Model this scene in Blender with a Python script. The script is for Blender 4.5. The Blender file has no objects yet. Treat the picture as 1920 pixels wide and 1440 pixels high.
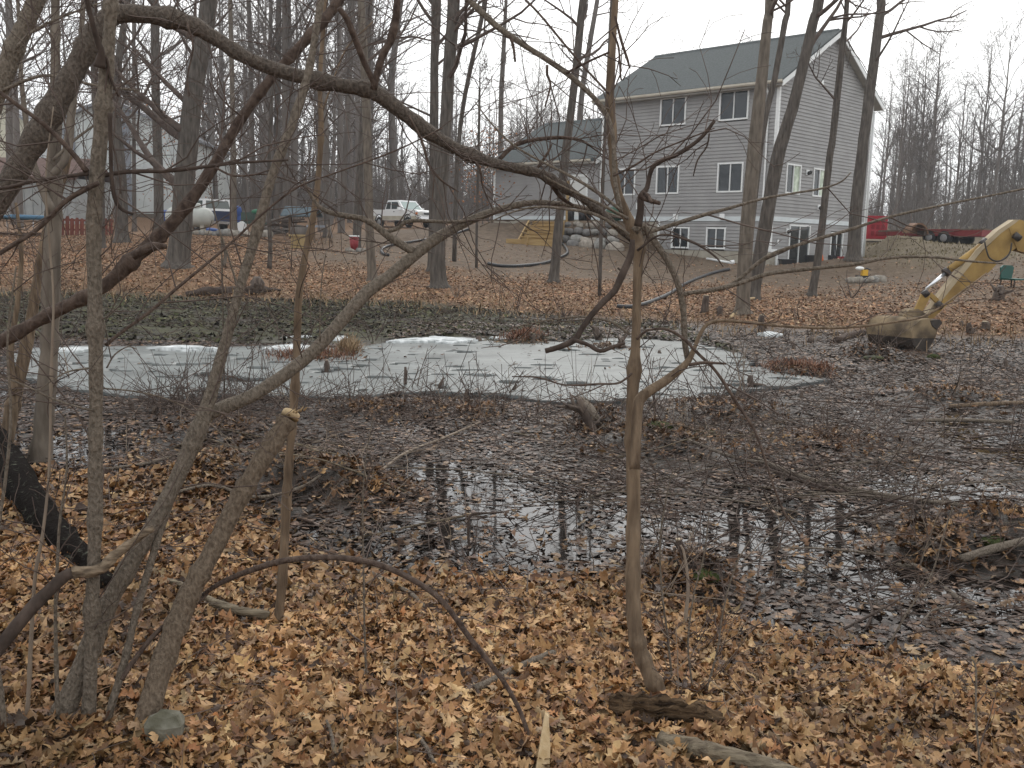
import bpy, math, random
import numpy as np
from mathutils import Matrix, Vector
rad = math.radians
SC = bpy.context.scene
COL = SC.collection
# ---------------------------------------------------------------- camera, world, sun, exposure
FPX, PITCH, ROLL, EYE = 1800.0, rad(8.36), rad(1.39), 1.6
cF = np.array([0, math.cos(PITCH), -math.sin(PITCH)])
_R0 = np.array([1.0, 0, 0]); _U0 = np.array([0, math.sin(PITCH), math.cos(PITCH)])
cR = _R0*math.cos(ROLL) + _U0*math.sin(ROLL)
cU = -_R0*math.sin(ROLL) + _U0*math.cos(ROLL)
cC = np.array([0, 0, EYE])
cam = bpy.data.cameras.new('camera'); cam.lens = FPX/1920*36; cam.sensor_width = 36; cam.clip_end = 1500; cam.clip_start = 0.05
camo = bpy.data.objects.new('camera', cam); COL.objects.link(camo); SC.camera = camo
camo.matrix_world = Matrix(((cR[0], cU[0], -cF[0], 0), (cR[1], cU[1], -cF[1], 0), (cR[2], cU[2], -cF[2], EYE), (0, 0, 0, 1)))
SUN_EL, SUN_AZ = rad(42), rad(10)
W = bpy.data.worlds.new('World'); SC.world = W; W.use_nodes = True
nt = W.node_tree; nt.nodes.clear()
wo = nt.nodes.new('ShaderNodeOutputWorld'); bg = nt.nodes.new('ShaderNodeBackground')
sky = nt.nodes.new('ShaderNodeTexSky'); sky.sky_type = 'NISHITA'; sky.sun_disc = False
sky.sun_elevation = SUN_EL; sky.sun_rotation = SUN_AZ; sky.dust_density = 6; sky.air_density = 1.0; sky.ozone_density = 1
hs = nt.nodes.new('ShaderNodeHueSaturation'); hs.inputs['Saturation'].default_value = 0.35
tc = nt.nodes.new('ShaderNodeTexCoord'); nz = nt.nodes.new('ShaderNodeTexNoise'); nz.inputs['Scale'].default_value = 1.6; nz.inputs['Detail'].default_value = 4
rp = nt.nodes.new('ShaderNodeValToRGB'); rp.color_ramp.elements[0].position = .3; rp.color_ramp.elements[1].position = .7
rp.color_ramp.elements[0].color = (.78, .82, .86, 1); rp.color_ramp.elements[1].color = (1.02, 1.015, 1.0, 1)
ml = nt.nodes.new('ShaderNodeVectorMath'); ml.operation = 'SCALE'; ml.inputs['Scale'].default_value = 13.3
mx = nt.nodes.new('ShaderNodeMix'); mx.data_type = 'RGBA'; mx.inputs['Factor'].default_value = 0.8
L = nt.links.new
L(sky.outputs[0], hs.inputs['Color']); L(tc.outputs['Generated'], nz.inputs['Vector']); L(nz.outputs['Fac'], rp.inputs['Fac'])
L(rp.outputs[0], ml.inputs[0]); L(hs.outputs[0], mx.inputs['A']); L(ml.outputs[0], mx.inputs['B'])
L(mx.outputs['Result'], bg.inputs['Color']); bg.inputs['Strength'].default_value = 0.10; L(bg.outputs[0], wo.inputs[0])
sl = bpy.data.lights.new('sun', 'SUN'); sl.energy = 0.8; sl.angle = rad(30); sl.color = (1, .97, .92)
so = bpy.data.objects.new('sun', sl); COL.objects.link(so)
sd = Vector((math.sin(SUN_AZ)*math.cos(SUN_EL), math.cos(SUN_AZ)*math.cos(SUN_EL), math.sin(SUN_EL)))
so.rotation_euler = sd.to_track_quat('Z', 'Y').to_euler(); so.location = (0, 0, 60)
SC.view_settings.view_transform = 'Standard'; SC.view_settings.look = 'None'; SC.view_settings.exposure = 0.38; SC.view_settings.gamma = 1
SC.cycles.max_bounces = 6; SC.cycles.diffuse_bounces = 2; SC.cycles.glossy_bounces = 3; SC.cycles.transmission_bounces = 2
# ---------------------------------------------------------------- picture measurements -> places in the world
def ray(u, v): return cF + cR*((u-960)/FPX) + cU*((720-v)/FPX)
def atY(u, v, Y):
    d = ray(u, v); return cC + d*(Y/d[1])
def atZ(u, v, z):
    d = ray(u, v); return cC + d*((z-EYE)/d[2])
def proj(P):
    d = np.asarray(P, float)-cC; w = d @ cF
    return 960+FPX*(d @ cR)/w, 720-FPX*(d @ cU)/w
# ---------------------------------------------------------------- value noise
_rg = np.random.default_rng(5)
_TAB = _rg.random((256, 256))
def vnoise(x, y):
    x = np.asarray(x, float); y = np.asarray(y, float)
    xi = np.floor(x).astype(int); yi = np.floor(y).astype(int); fx = x-xi; fy = y-yi
    fx = fx*fx*(3-2*fx); fy = fy*fy*(3-2*fy)
    a = _TAB[xi & 255, yi & 255]; b = _TAB[(xi+1) & 255, yi & 255]; c = _TAB[xi & 255, (yi+1) & 255]; d = _TAB[(xi+1) & 255, (yi+1) & 255]
    return (a*(1-fx)+b*fx)*(1-fy)+(c*(1-fx)+d*fx)*fy
def fbm(x, y, o=4):
    s = 0; a = .5; n = 0
    for i in range(o):
        s = s+a*vnoise(x*2**i+17.3*i, y*2**i+9.1*i); n += a; a *= .5
    return s/n-.5
def sstep(a, b, x):
    t = np.clip((np.asarray(x, float)-a)/(b-a), 0, 1); return t*t*(3-2*t)
# ---------------------------------------------------------------- terrain height
_CP = [(335,500,27),(823,540,27),(1038,530,30),(699,530,28),(1410,560,28),(1522,555,29),(1600,490,38),(750,427,70),(400,437,60),(385,434,50),
       (150,441,45),(1660,447,48),(1840,461,48),(1000,459,45),(560,470,36),(600,500,32),(930,418,53),(700,470,42),(450,470,36),(150,480,32),(1750,500,36),(1650,520,36),(1895,537,26),(1740,456,48),(1720,452,60),(1850,467,60),(1640,446,60),(745,432,60),(810,434,56),(690,434,58),(395,440,55)]
_pts = [atY(*c) for c in _CP]
_pts += [np.array(p, float) for p in [(8.3,43.3,1.15),(10.6,41.4,.86),(12.6,43,.84),(17.4,48,1.25),(7,42.5,1.2),(9,36,.75),(4,38,.8),(0,38,.95),(-4,44,1.5),(13,34,.6),(3.5,43.2,1.35),
     (-28,66,2.9),(-40,50,2.2),(-30,30,.9),(30,30,1.2),(45,50,2.6),(25,20,.5),(-25,22,.2),(0,90,3.4),(-40,110,4.2),(40,110,4.4),(0,160,6),(-90,160,6),(90,160,6.5),(70,40,3),(-70,40,2.5),
     (-15,23.2,.1),(-8,23.2,.1),(-3,22.8,.1),(1.5,20.3,.1),(5.3,18.6,.1),(7.5,17.6,.12),(11,17,.2),(16,16,.3)]]
_P = np.array(_pts); _c2 = _P[:, :2]/30.0
def _U(r2): return np.where(r2 > 0, r2*np.log(np.maximum(r2, 1e-12)), 0)
_n = len(_P); _K = _U(((_c2[:, None]-_c2[None])**2).sum(-1))+np.eye(_n)*5e-5
_A = np.zeros((_n+3, _n+3)); _A[:_n, :_n] = _K; _A[:_n, _n] = 1; _A[:_n, _n+1:] = _c2; _A[_n, :_n] = 1; _A[_n+1:, :_n] = _c2.T
_w = np.linalg.solve(_A, np.concatenate([_P[:, 2], np.zeros(3)]))
def tps(x, y):
    x = np.atleast_1d(np.asarray(x, float)); y = np.atleast_1d(np.asarray(y, float)); out = np.empty(x.size)
    for i in range(0, x.size, 40000):
        q = np.stack([x.ravel()[i:i+40000], y.ravel()[i:i+40000]], 1)/30.0
        k = _U(((q[:, None]-_c2[None])**2).sum(-1)); out[i:i+40000] = k @ _w[:_n]+_w[_n]+q @ _w[_n+1:]
    return np.clip(out.reshape(x.shape), -.1, 9)
YB = ([-8, -3.3, -1.9, -1.15, -.9, .5, 1.05, 2.0, 8], [6.6, 6.2, 6.0, 4.9, 4.5, 4.5, 3.8, 3.38, 3.0])     # near leafy bank edge
YS = ([-40, -3, 1.5, 5.3, 7.5, 11, 40], [23.0, 22.8, 20.2, 18.4, 17.4, 16.8, 15])                         # far shore
# hummocks poking out of the wet ground: picture place of the foot, height, radius
HUM = [(1280,1085,.10,.26),(1110,800,.12,.30),(590,668,.07,.5),(1500,698,.10,.5),(1640,668,.16,.5),(1740,1030,.14,.24),(1880,1010,.17,.42),(400,815,.13,.5),(600,905,.12,.35),
       (1350,770,.12,.55),(870,770,.06,.4),(1200,830,.09,.5),(980,640,.10,.4),(1790,745,.08,.6),(700,765,.06,.4),(1560,830,.05,.5),(450,900,.16,.5),(700,920,.07,.3),(1130,650,.09,.4),(1290,830,.08,.6)]
HUMW = [(atZ(u, v, .03)[0], atZ(u, v, .03)[1], h, r) for u, v, h, r in HUM]
# open water: centre, half sizes (picture pixels)
WAT = [(960,985,190,75),(1420,1010,210,70),(1640,1090,170,50),(220,830,130,40),(880,905,120,28),(1130,960,90,50),(1500,960,150,40),(1700,920,130,28),(600,1000,80,25),(1050,1030,110,22),(1850,830,90,15),(800,880,60,15)]
WATW = []
for u, v, a, b in WAT:
    c = atZ(u, v, 0); WATW.append((c[0], c[1], a/FPX*c[1], (atZ(u, v-b, 0)[1]-atZ(u, v+b, 0)[1])/2))
ICE = [(10,665),(60,650),(130,647),(230,650),(330,646),(420,652),(480,649),(540,645),(600,654),(650,648),(740,640),(850,631),(930,633),(1010,640),(1080,636),(1200,634),(1290,641),(1390,660),(1440,690),(1500,703),(1570,712),
       (1500,724),(1400,734),(1300,742),(1200,752),(1100,754),(1000,747),(900,744),(800,736),(700,740),(600,744),(500,739),(400,742),(280,746),(180,735),(110,722),(30,700)]
ICEW = np.array([atZ(u, v, .03)[:2] for u, v in ICE])
def inpoly(x, y, poly):
    r = np.zeros(np.shape(x), bool); j = len(poly)-1
    for i in range(len(poly)):
        xi, yi = poly[i]; xj, yj = poly[j]
        r ^= ((yi > y) != (yj > y)) & (x < (xj-xi)*(y-yi)/(yj-yi+1e-12)+xi); j = i
    return r
def shore(x, y): return y-np.interp(x, *YS)-1.2*fbm(x*.35, y*.35)
def bank(x, y): return np.interp(x, *YB)-y+.5*fbm(x*1.1, y*1.1)
def tz(x, y):
    x = np.asarray(x, float); y = np.asarray(y, float)
    sw = -.002+.080*fbm(x*1.6+3, y*1.6)+.045*fbm(x*5, y*5, 3)
    for cx, cy, a, b in WATW:
        d = ((x-cx)/a)**2+((y-cy)/b)**2; sw = sw-.052*np.exp(-d*1.1)
    sw = np.where(inpoly(x+.5*fbm(x*1.3, y*1.3), y+.5*fbm(x*1.3+9, y*1.3), ICEW), sw*.2-.05, sw)
    sw = sw+.06*sstep(14.3, 15.6, y)*sstep(1.5, -1, x)+.02*sstep(14, 16, y)
    for cx, cy, h, r in HUMW:
        sw = sw+h*np.exp(-((x-cx)**2+(y-cy)**2)/r**2)*(1+1.2*fbm(x*4, y*4))
    b = bank(x, y); sw = sw+np.where(b > 0, .10*(1-np.exp(-b*.9))+.05*b*(b > 0), 0)*np.where(y < 12, 1, 0)
    s = sstep(-.8, 1.8, shore(x, y)); hill = tps(x, y)+.10*fbm(x*.4, y*.4)+.05*fbm(x*2.2, y*2.2, 3)
    # raised terrace by the back door, held by the boulder wall
    ax, ay = -(x-11)*.7071+(y-42)*.7071, (x-11)*.7071+(y-42)*.7071
    tr = sstep(6.0, 6.6, ax)*sstep(-3.0, -2.2, ay)*sstep(14.2, 12.8, ax); hill = hill+(2.74-hill)*tr*(hill < 2.74)
    return sw*(1-s)+hill*s
def gz(x, y): return float(tz(np.array([x]), np.array([y]))[0])
def hit(u, v, ymin=1.5, ymax=170):
    """the point of the ground seen at a place of the photograph"""
    d = ray(u, v); Y = np.geomspace(ymin, ymax, 1500); t = Y/d[1]
    X = d[0]*t; Z = EYE+d[2]*t; g = tz(X, Y); k = np.argmax(Z <= g) if (Z <= g).any() else len(Y)-1
    return np.array([X[k], Y[k], g[k]])
# ---------------------------------------------------------------- mesh builder
class MB:
    def __init__(s): s.v = []; s.l = []; s.c = []; s.n = 0; s.col = []; s.mi = []
    def add(s, V, loops, counts, col=None, mi=0):
        V = np.asarray(V, float).reshape(-1, 3); s.v.append(V); s.l.append(np.asarray(loops, int).ravel()+s.n); s.c.append(np.asarray(counts, int)); s.n += len(V)
        s.mi.append(np.full(len(counts), mi))
        if col is not None: s.col.append(np.broadcast_to(np.asarray(col, float), (len(V), 3)))
    def faces(s, V, F, col=None, mi=0): s.add(V, [i for f in F for i in f], [len(f) for f in F], col, mi)
    def box(s, x0, x1, y0, y1, z0, z1, M=None, mi=0, tx=0, ty=0):
        V = np.array([(x0,y0,z0),(x1,y0,z0),(x1,y1,z0),(x0,y1,z0),(x0+tx,y0+ty,z1),(x1-tx,y0+ty,z1),(x1-tx,y1-ty,z1),(x0+tx,y1-ty,z1)], float)
        s.faces(xf(V, M), [(0,3,2,1),(4,5,6,7),(0,1,5,4),(1,2,6,5),(2,3,7,6),(3,0,4,7)], mi=mi)
    def prism(s, poly, a, b, axis='y', M=None, mi=0):
        """polygon given in (h, z) run along an axis from a to b"""
        n = len(poly); V = []
        for w in (a, b):
            for h, z in poly: V.append((h, w, z) if axis == 'y' else (w, h, z) if axis == 'x' else (h, z, w))
        F = [tuple(range(n)), tuple(range(2*n-1, n-1, -1))]+[(i, i+n, (i+1) % n+n, (i+1) % n) for i in range(n)]
        s.faces(xf(np.array(V, float), M), F, mi=mi)
    def tube(s, P, r, k=8, cap=True, col=None, mi=0, rough=0, rng=None):
        P = np.asarray(P, float); n = len(P); r = np.broadcast_to(np.asarray(r, float), (n,))
        T = np.gradient(P, axis=0); T /= np.linalg.norm(T, axis=1)[:, None]+1e-12
        D = P[-1]-P[0]; ref = np.eye(3)[np.argmin(np.abs(D))]
        N = np.cross(T, ref); N /= np.linalg.norm(N, axis=1)[:, None]+1e-9; B = np.cross(T, N)
        a = np.arange(k)*(2*math.pi/k); R = r[:, None]*np.ones(k)
        if rough: R = R*(1+rough*(rng or _rg).normal(size=(n, k)))
        V = P[:, None]+R[..., None]*(np.cos(a)[None, :, None]*N[:, None]+np.sin(a)[None, :, None]*B[:, None])
        i = np.arange(n-1)[:, None]*k+np.arange(k)[None]; j = np.arange(n-1)[:, None]*k+(np.arange(k)[None]+1) % k
        Q = np.stack([i, j, j+k, i+k], -1).reshape(-1); c = np.full((n-1)*k, 4)
        if cap: Q = np.concatenate([Q, np.arange(k)[::-1], np.arange(k)+(n-1)*k]); c = np.concatenate([c, [k, k]])
        s.add(V, Q, c, col, mi)
    def tubes(s, P, R, k=3):
        """many thin tubes at once: P (n, m, 3), R (n, m)"""
        P = np.asarray(P, float); n, m = P.shape[:2]; R = np.broadcast_to(np.asarray(R, float), (n, m)); D = P[:, -1]-P[:, 0]
        ref = np.eye(3)[np.argmin(np.abs(D), 1)]; N = np.cross(D, ref); N /= np.linalg.norm(N, axis=1)[:, None]+1e-9; B = np.cross(D, N); B /= np.linalg.norm(B, axis=1)[:, None]+1e-9
        a = np.arange(k)*(2*math.pi/k); o = np.cos(a)[None, :, None]*N[:, None]+np.sin(a)[None, :, None]*B[:, None]
        V = P[:, :, None]+R[:, :, None, None]*o[:, None]
        i = np.arange(m-1)[:, None]*k+np.arange(k)[None]; j = np.arange(m-1)[:, None]*k+(np.arange(k)[None]+1) % k
        q = np.stack([i, j, j+k, i+k], -1).reshape(-1); s.add(V.reshape(-1, 3), (q[None]+(np.arange(n)*m*k)[:, None]).reshape(-1), np.full(n*(m-1)*k, 4))
    def blob(s, c, rx, ry, rz, seed=0, amp=.2, M=None, nu=10, nv=7, col=None, flat=0):
        rg = np.random.default_rng(seed); th = np.linspace(0, math.pi, nv); ph = np.arange(nu)*2*math.pi/nu
        o = rg.random(3)*50; V = []
        for t in th:
            for p in ph:
                d = np.array([math.sin(t)*math.cos(p), math.sin(t)*math.sin(p), math.cos(t)])
                m = 1+amp*2*float(fbm(o[0]+d[0]*1.3+d[2]*.9, o[1]+d[1]*1.3-d[2]*.7, 3)); d = np.sign(d)*np.abs(d)**(.75 if flat else 1)
                V.append((c[0]+d[0]*rx*m, c[1]+d[1]*ry*m, c[2]+d[2]*rz*m))
        F = [(i*nu+j, (i+1)*nu+j, (i+1)*nu+(j+1) % nu, i*nu+(j+1) % nu) for i in range(nv-1) for j in range(nu)]
        s.faces(xf(np.array(V), M), F, col)
    def build(s, name, mats, parent=None, loc=None, smooth=True, link=True):
        V = np.concatenate(s.v); root = parent
        while root is not None and root.parent is not None: root = root.parent
        off = np.array((0, 0, 0) if root is not None and root.get('_local') else root.location if root is not None else loc if loc is not None else (0, 0, 0), float)
        me = bpy.data.meshes.new(name); lo = np.concatenate(s.l); ct = np.concatenate(s.c)
        me.vertices.add(len(V)); me.vertices.foreach_set('co', (V-off).astype(np.float32).ravel())
        me.loops.add(len(lo)); me.loops.foreach_set('vertex_index', lo.astype(np.int32))
        me.polygons.add(len(ct)); me.polygons.foreach_set('loop_start', np.concatenate([[0], np.cumsum(ct)[:-1]]).astype(np.int32))
        if s.col:
            C = np.concatenate(s.col); a = me.color_attributes.new('tint', 'FLOAT_COLOR', 'POINT')
            a.data.foreach_set('color', np.concatenate([C, np.ones((len(C), 1))], 1).astype(np.float32).ravel())
        for m in (mats if isinstance(mats, (list, tuple)) else [mats]): me.materials.append(m)
        if isinstance(mats, (list, tuple)): me.polygons.foreach_set('material_index', np.concatenate(s.mi).astype(np.int32))
        me.update(calc_edges=True); me.validate()
        me.polygons.foreach_set('use_smooth', np.full(len(me.polygons), bool(smooth)))
        o = bpy.data.objects.new(name, me)
        if link: COL.objects.link(o)
        if parent is not None: o.parent = parent
        elif loc is not None: o.location = loc
        return o
def xf(V, M):
    if M is None: return V
    M = np.array(M); return V @ M[:3, :3].T+M[:3, 3]
def tag(o, label=None, cat=None, group=None, kind=None):
    if label: o['label'] = label
    if cat: o['category'] = cat
    if group: o['group'] = group
    if kind: o['kind'] = kind
    return o
LOCALS = []
def thing(name, label, cat, loc, rz=0, group=None, local=True):
    """an Empty at the thing's base; local=True: its parts are built in its own axes"""
    o = bpy.data.objects.new(name, None); COL.objects.link(o); o.location = [float(c) for c in loc]; o.rotation_euler = (0, 0, rz); o.empty_display_size = .2
    tag(o, label, cat, group)
    if local: o['_local'] = 1; LOCALS.append(o)
    return o
def spline(P, m=4):
    P = np.asarray(P, float); n = len(P)
    if n < 3: return np.array([P[0]+(P[-1]-P[0])*t for t in np.linspace(0, 1, m+1)])
    E = np.vstack([2*P[0]-P[1], P, 2*P[-1]-P[-2]]); out = []
    for i in range(n-1):
        a, b, c, d = E[i:i+4]
        for t in np.arange(m)/m: out.append(.5*(2*b+(c-a)*t+(2*a-5*b+4*c-d)*t*t+(3*b-a-3*c+d)*t**3))
    out.append(P[-1]); return np.array(out)
# ---------------------------------------------------------------- materials
MAT = {}
def mat(name, col, rough=.7, spec=.3, metal=0, col2=None, scale=8, stretch=(1, 1, 1), bump=0, bscale=None, detail=5, ramp=(.35, .65), attr=None, coat=0, emis=0, dist=0):
    m = bpy.data.materials.new(name); m.use_nodes = True; t = m.node_tree; b = t.nodes['Principled BSDF']
    b.inputs['Roughness'].default_value = rough; b.inputs['Metallic'].default_value = metal; b.inputs['Specular IOR Level'].default_value = spec; b.inputs['Coat Weight'].default_value = coat
    b.inputs['Base Color'].default_value = (*col, 1); MAT[name] = m
    if col2 is not None or bump or attr:
        tcn = t.nodes.new('ShaderNodeTexCoord'); mp = t.nodes.new('ShaderNodeMapping'); mp.inputs['Scale'].default_value = stretch
        n1 = t.nodes.new('ShaderNodeTexNoise'); n1.inputs['Scale'].default_value = scale; n1.inputs['Detail'].default_value = detail; n1.inputs['Distortion'].default_value = dist
        t.links.new(tcn.outputs['Object'], mp.inputs[0]); t.links.new(mp.outputs[0], n1.inputs['Vector'])
        if col2 is not None:
            r = t.nodes.new('ShaderNodeValToRGB'); r.color_ramp.elements[0].position = ramp[0]; r.color_ramp.elements[1].position = ramp[1]
            r.color_ramp.elements[0].color = (*col, 1); r.color_ramp.elements[1].color = (*col2, 1)
            t.links.new(n1.outputs['Fac'], r.inputs['Fac']); src = r.outputs[0]
        if attr:
            a = t.nodes.new('ShaderNodeAttribute'); a.attribute_name = attr; src2 = a.outputs['Color']
            if col2 is not None:
                mm = t.nodes.new('ShaderNodeMix'); mm.data_type = 'RGBA'; mm.blend_type = 'MULTIPLY'; mm.inputs['Factor'].default_value = 1
                t.links.new(src2, mm.inputs['A']); t.links.new(src, mm.inputs['B']); src = mm.outputs['Result']
            else: src = src2
        if col2 is not None or attr: t.links.new(src, b.inputs['Base Color'])
        if bump:
            n2 = n1
            if bscale:
                n2 = t.nodes.new('ShaderNodeTexNoise'); n2.inputs['Scale'].default_value = bscale; n2.inputs['Detail'].default_value = 5; t.links.new(mp.outputs[0], n2.inputs['Vector'])
            bp = t.nodes.new('ShaderNodeBump'); bp.inputs['Strength'].default_value = bump; bp.inputs['Distance'].default_value = .02
            t.links.new(n2.outputs['Fac'], bp.inputs['Height']); t.links.new(bp.outputs[0], b.inputs['Normal'])
    return m
def bark(name, c1, c2, scale=14, st=(1, 1, .22), bump=.5): return mat(name, c1, .85, .2, col2=c2, scale=scale, stretch=st, bump=bump, ramp=(.3, .7))
bark('bark_grey', (.045, .038, .032), (.125, .107, .092), 18, (1, 1, .16), .9)
bark('bark_tan', (.08, .065, .051), (.18, .149, .119), 16, (1, 1, .2), .8)
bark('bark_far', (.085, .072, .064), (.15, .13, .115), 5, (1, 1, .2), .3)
bark('bark_wood', (.125, .108, .097), (.18, .16, .147), 2, (1, 1, .2), 0)  # lighter than near bark: part of the distance haze is in this colour
bark('bark_arch', (.06, .048, .039), (.14, .112, .09), 120, (1, 1, .6), .9)
bark('bark_warm', (.085, .062, .043), (.19, .145, .105), 110, (1, 1, .5), .8)
bark('bark_sapling', (.10, .081, .062), (.21, .172, .135), 120, (1, 1, .55), .9)
bark('bark_olive', (.088, .061, .041), (.215, .156, .104), 42, (1, 1, .16), 1)
bark('bark_dark', (.035, .025, .02), (.085, .062, .05), 30, (1, 1, .5), .6)
bark('bark_brown', (.042, .028, .022), (.115, .082, .064), 50, (1, 1, .6), .9)
bark('bark_lichen', (.009, .007, .006), (.10, .105, .08), 30, (1, 1, 1), 1)
MAT['bark_lichen'].node_tree.nodes['Principled BSDF'].inputs['Specular IOR Level'].default_value = .04
MAT['bark_lichen'].node_tree.nodes['Principled BSDF'].inputs['Roughness'].default_value = 1; MAT['bark_lichen'].node_tree.nodes['Color Ramp'].color_ramp.elements[0].position = .62; MAT['bark_lichen'].node_tree.nodes['Color Ramp'].color_ramp.elements[1].position = .74
bark('twig', (.06, .043, .036), (.12, .09, .075), 8, (1, 1, 1), 0)
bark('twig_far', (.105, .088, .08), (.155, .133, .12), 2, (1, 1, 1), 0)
bark('twig_pale', (.17, .13, .10), (.26, .21, .16), 8, (1, 1, 1), 0)
bark('bark_log', (.07, .052, .036), (.22, .18, .125), 34, (.35, 2, 2), 1)
mat('cut_wood', (.36, .25, .13), .8, .2, col2=(.52, .40, .25), scale=30, bump=.3)
mat('rotten_wood', (.018, .011, .007), .95, .1, col2=(.13, .085, .05), scale=22, stretch=(.5, 3, 3), bump=1)
# ---------------------------------------------------------------- ground sheet
def ground_material():
    m = bpy.data.materials.new('ground'); m.use_nodes = True; t = m.node_tree; b = t.nodes['Principled BSDF']; N = t.nodes.new; K = t.links.new
    tcn = N('ShaderNodeTexCoord'); a = N('ShaderNodeAttribute'); a.attribute_name = 'zone'; sp = N('ShaderNodeSeparateColor'); K(a.outputs['Color'], sp.inputs[0])
    def noise(sc, d=6, dist=0):
        n = N('ShaderNodeTexNoise'); n.inputs['Scale'].default_value = sc; n.inputs['Detail'].default_value = d; n.inputs['Distortion'].default_value = dist; K(tcn.outputs['Object'], n.inputs['Vector']); return n
    def ramp(n, stops):
        r = N('ShaderNodeValToRGB'); e = r.color_ramp.elements
        while len(e) < len(stops): e.new(.5)
        for i, (p, c) in enumerate(stops): e[i].position = p; e[i].color = (*c, 1)
        K(n.outputs['Fac'], r.inputs['Fac']); return r.outputs[0]
    def mix(f, A, B):
        x = N('ShaderNodeMix'); x.data_type = 'RGBA'; K(f, x.inputs['Factor']); K(A, x.inputs['A']); K(B, x.inputs['B']); return x.outputs['Result']
    fine = noise(34, 8, .6); mid = noise(7, 6); big = noise(1.3, 5)
    mud = ramp(mid, [(.25, (.014, .011, .009)), (.5, (.036, .027, .021)), (.75, (.072, .053, .041))])
    lit = ramp(fine, [(.28, (.045, .026, .015)), (.45, (.14, .078, .042)), (.58, (.22, .13, .072)), (.75, (.34, .22, .13))])
    dirt = ramp(noise(4, 9), [(.25, (.06, .041, .027)), (.5, (.112, .078, .051)), (.75, (.165, .12, .082))])
    gra = ramp(noise(9, 9, .3), [(.28, (.07, .049, .027)), (.5, (.12, .091, .052)), (.72, (.17, .135, .083))])
    alg = ramp(noise(5, 7), [(.3, (.022, .018, .013)), (.48, (.042, .038, .021)), (.62, (.058, .058, .026)), (.78, (.04, .033, .023))])
    c = mix(sp.outputs[0], mud, lit); c = mix(sp.outputs[1], c, dirt); c = mix(sp.outputs[2], c, gra)
    a2 = N('ShaderNodeAttribute'); a2.attribute_name = 'zone_b'; s2 = N('ShaderNodeSeparateColor'); K(a2.outputs['Color'], s2.inputs[0]); c = mix(s2.outputs[0], c, alg)
    K(c, b.inputs['Base Color'])
    mr = N('ShaderNodeMapRange'); mr.inputs['To Min'].default_value = .9; mr.inputs['To Max'].default_value = .5; K(s2.outputs[1], mr.inputs['Value']); K(mr.outputs[0], b.inputs['Roughness']); b.inputs['Specular IOR Level'].default_value = .28
    bp = N('ShaderNodeBump'); bp.inputs['Strength'].default_value = .8; bp.inputs['Distance'].default_value = .03; K(fine.outputs['Fac'], bp.inputs['Height']); K(bp.outputs[0], b.inputs['Normal'])
    return m
def dirtmask(x, y):
    n = fbm(x*.3, y*.3); d = sstep(30.5, 34, y+x*.12+5*n)*sstep(-13, -6, x+4*n)*sstep(70, 60, y)
    return np.maximum(d, sstep(20.5, 23, y+4*n)*sstep(6, 10, x+3*n)*.75)
def grassmask(x, y): return sstep(32, 36, y-.1*x+3*fbm(x*.3+5, y*.3))*sstep(13.5, 16.5, x+2*fbm(x*.4, y*.4))
yy = np.concatenate([np.linspace(-8, 1.5, 14), np.geomspace(1.6, 26, 330), np.geomspace(26.3, 70, 110), np.geomspace(72, 400, 28)])
uu = np.linspace(-1, 1, 380); xx = np.sinh(uu*4.6)/np.sinh(4.6)
G = []
for y in yy: G.append(np.stack([xx*(60+abs(y)*.95), np.full(xx.size, y)], 1))
G = np.concatenate(G); Z = np.where(G[:, 1] < 320, tz(G[:, 0], G[:, 1]), tz(G[:, 0]*320/np.maximum(G[:, 1], 1), np.full(len(G), 320.)))
gm = MB(); nx = xx.size; i = (np.arange(len(yy)-1)[:, None]*nx+np.arange(nx-1)[None]).ravel()
gm.add(np.column_stack([G, Z]), np.stack([i, i+1, i+nx+1, i+nx], 1), np.full(len(i), 4))
ground = tag(gm.build('ground', ground_material()), kind='structure')
x, y = G.T; s = sstep(-.3, 1.6, shore(x, y)); bk = sstep(-.1, .35, bank(x, y))
def colattr(o, name, a, b, c):
    at = o.data.color_attributes.new(name, 'FLOAT_COLOR', 'POINT'); at.data.foreach_set('color', np.stack([a, b, c, np.ones_like(a)], 1).astype(np.float32).ravel())
dm = dirtmask(x, y)*s; gr = grassmask(x, y)*s
alg = (1-s)*sstep(14.2, 15.2, y)*sstep(1.5, -1.5, x)*sstep(.2, .5, .55+fbm(x*.8, y*.8, 3)*1.6)
colattr(ground, 'zone', np.maximum(s, bk*.55), dm, gr); colattr(ground, 'zone_b', alg, (1-s)*(1-bk)*(1-.85*sstep(14.4, 15.4, y)*sstep(2, -1, x)), alg*0)
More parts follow.
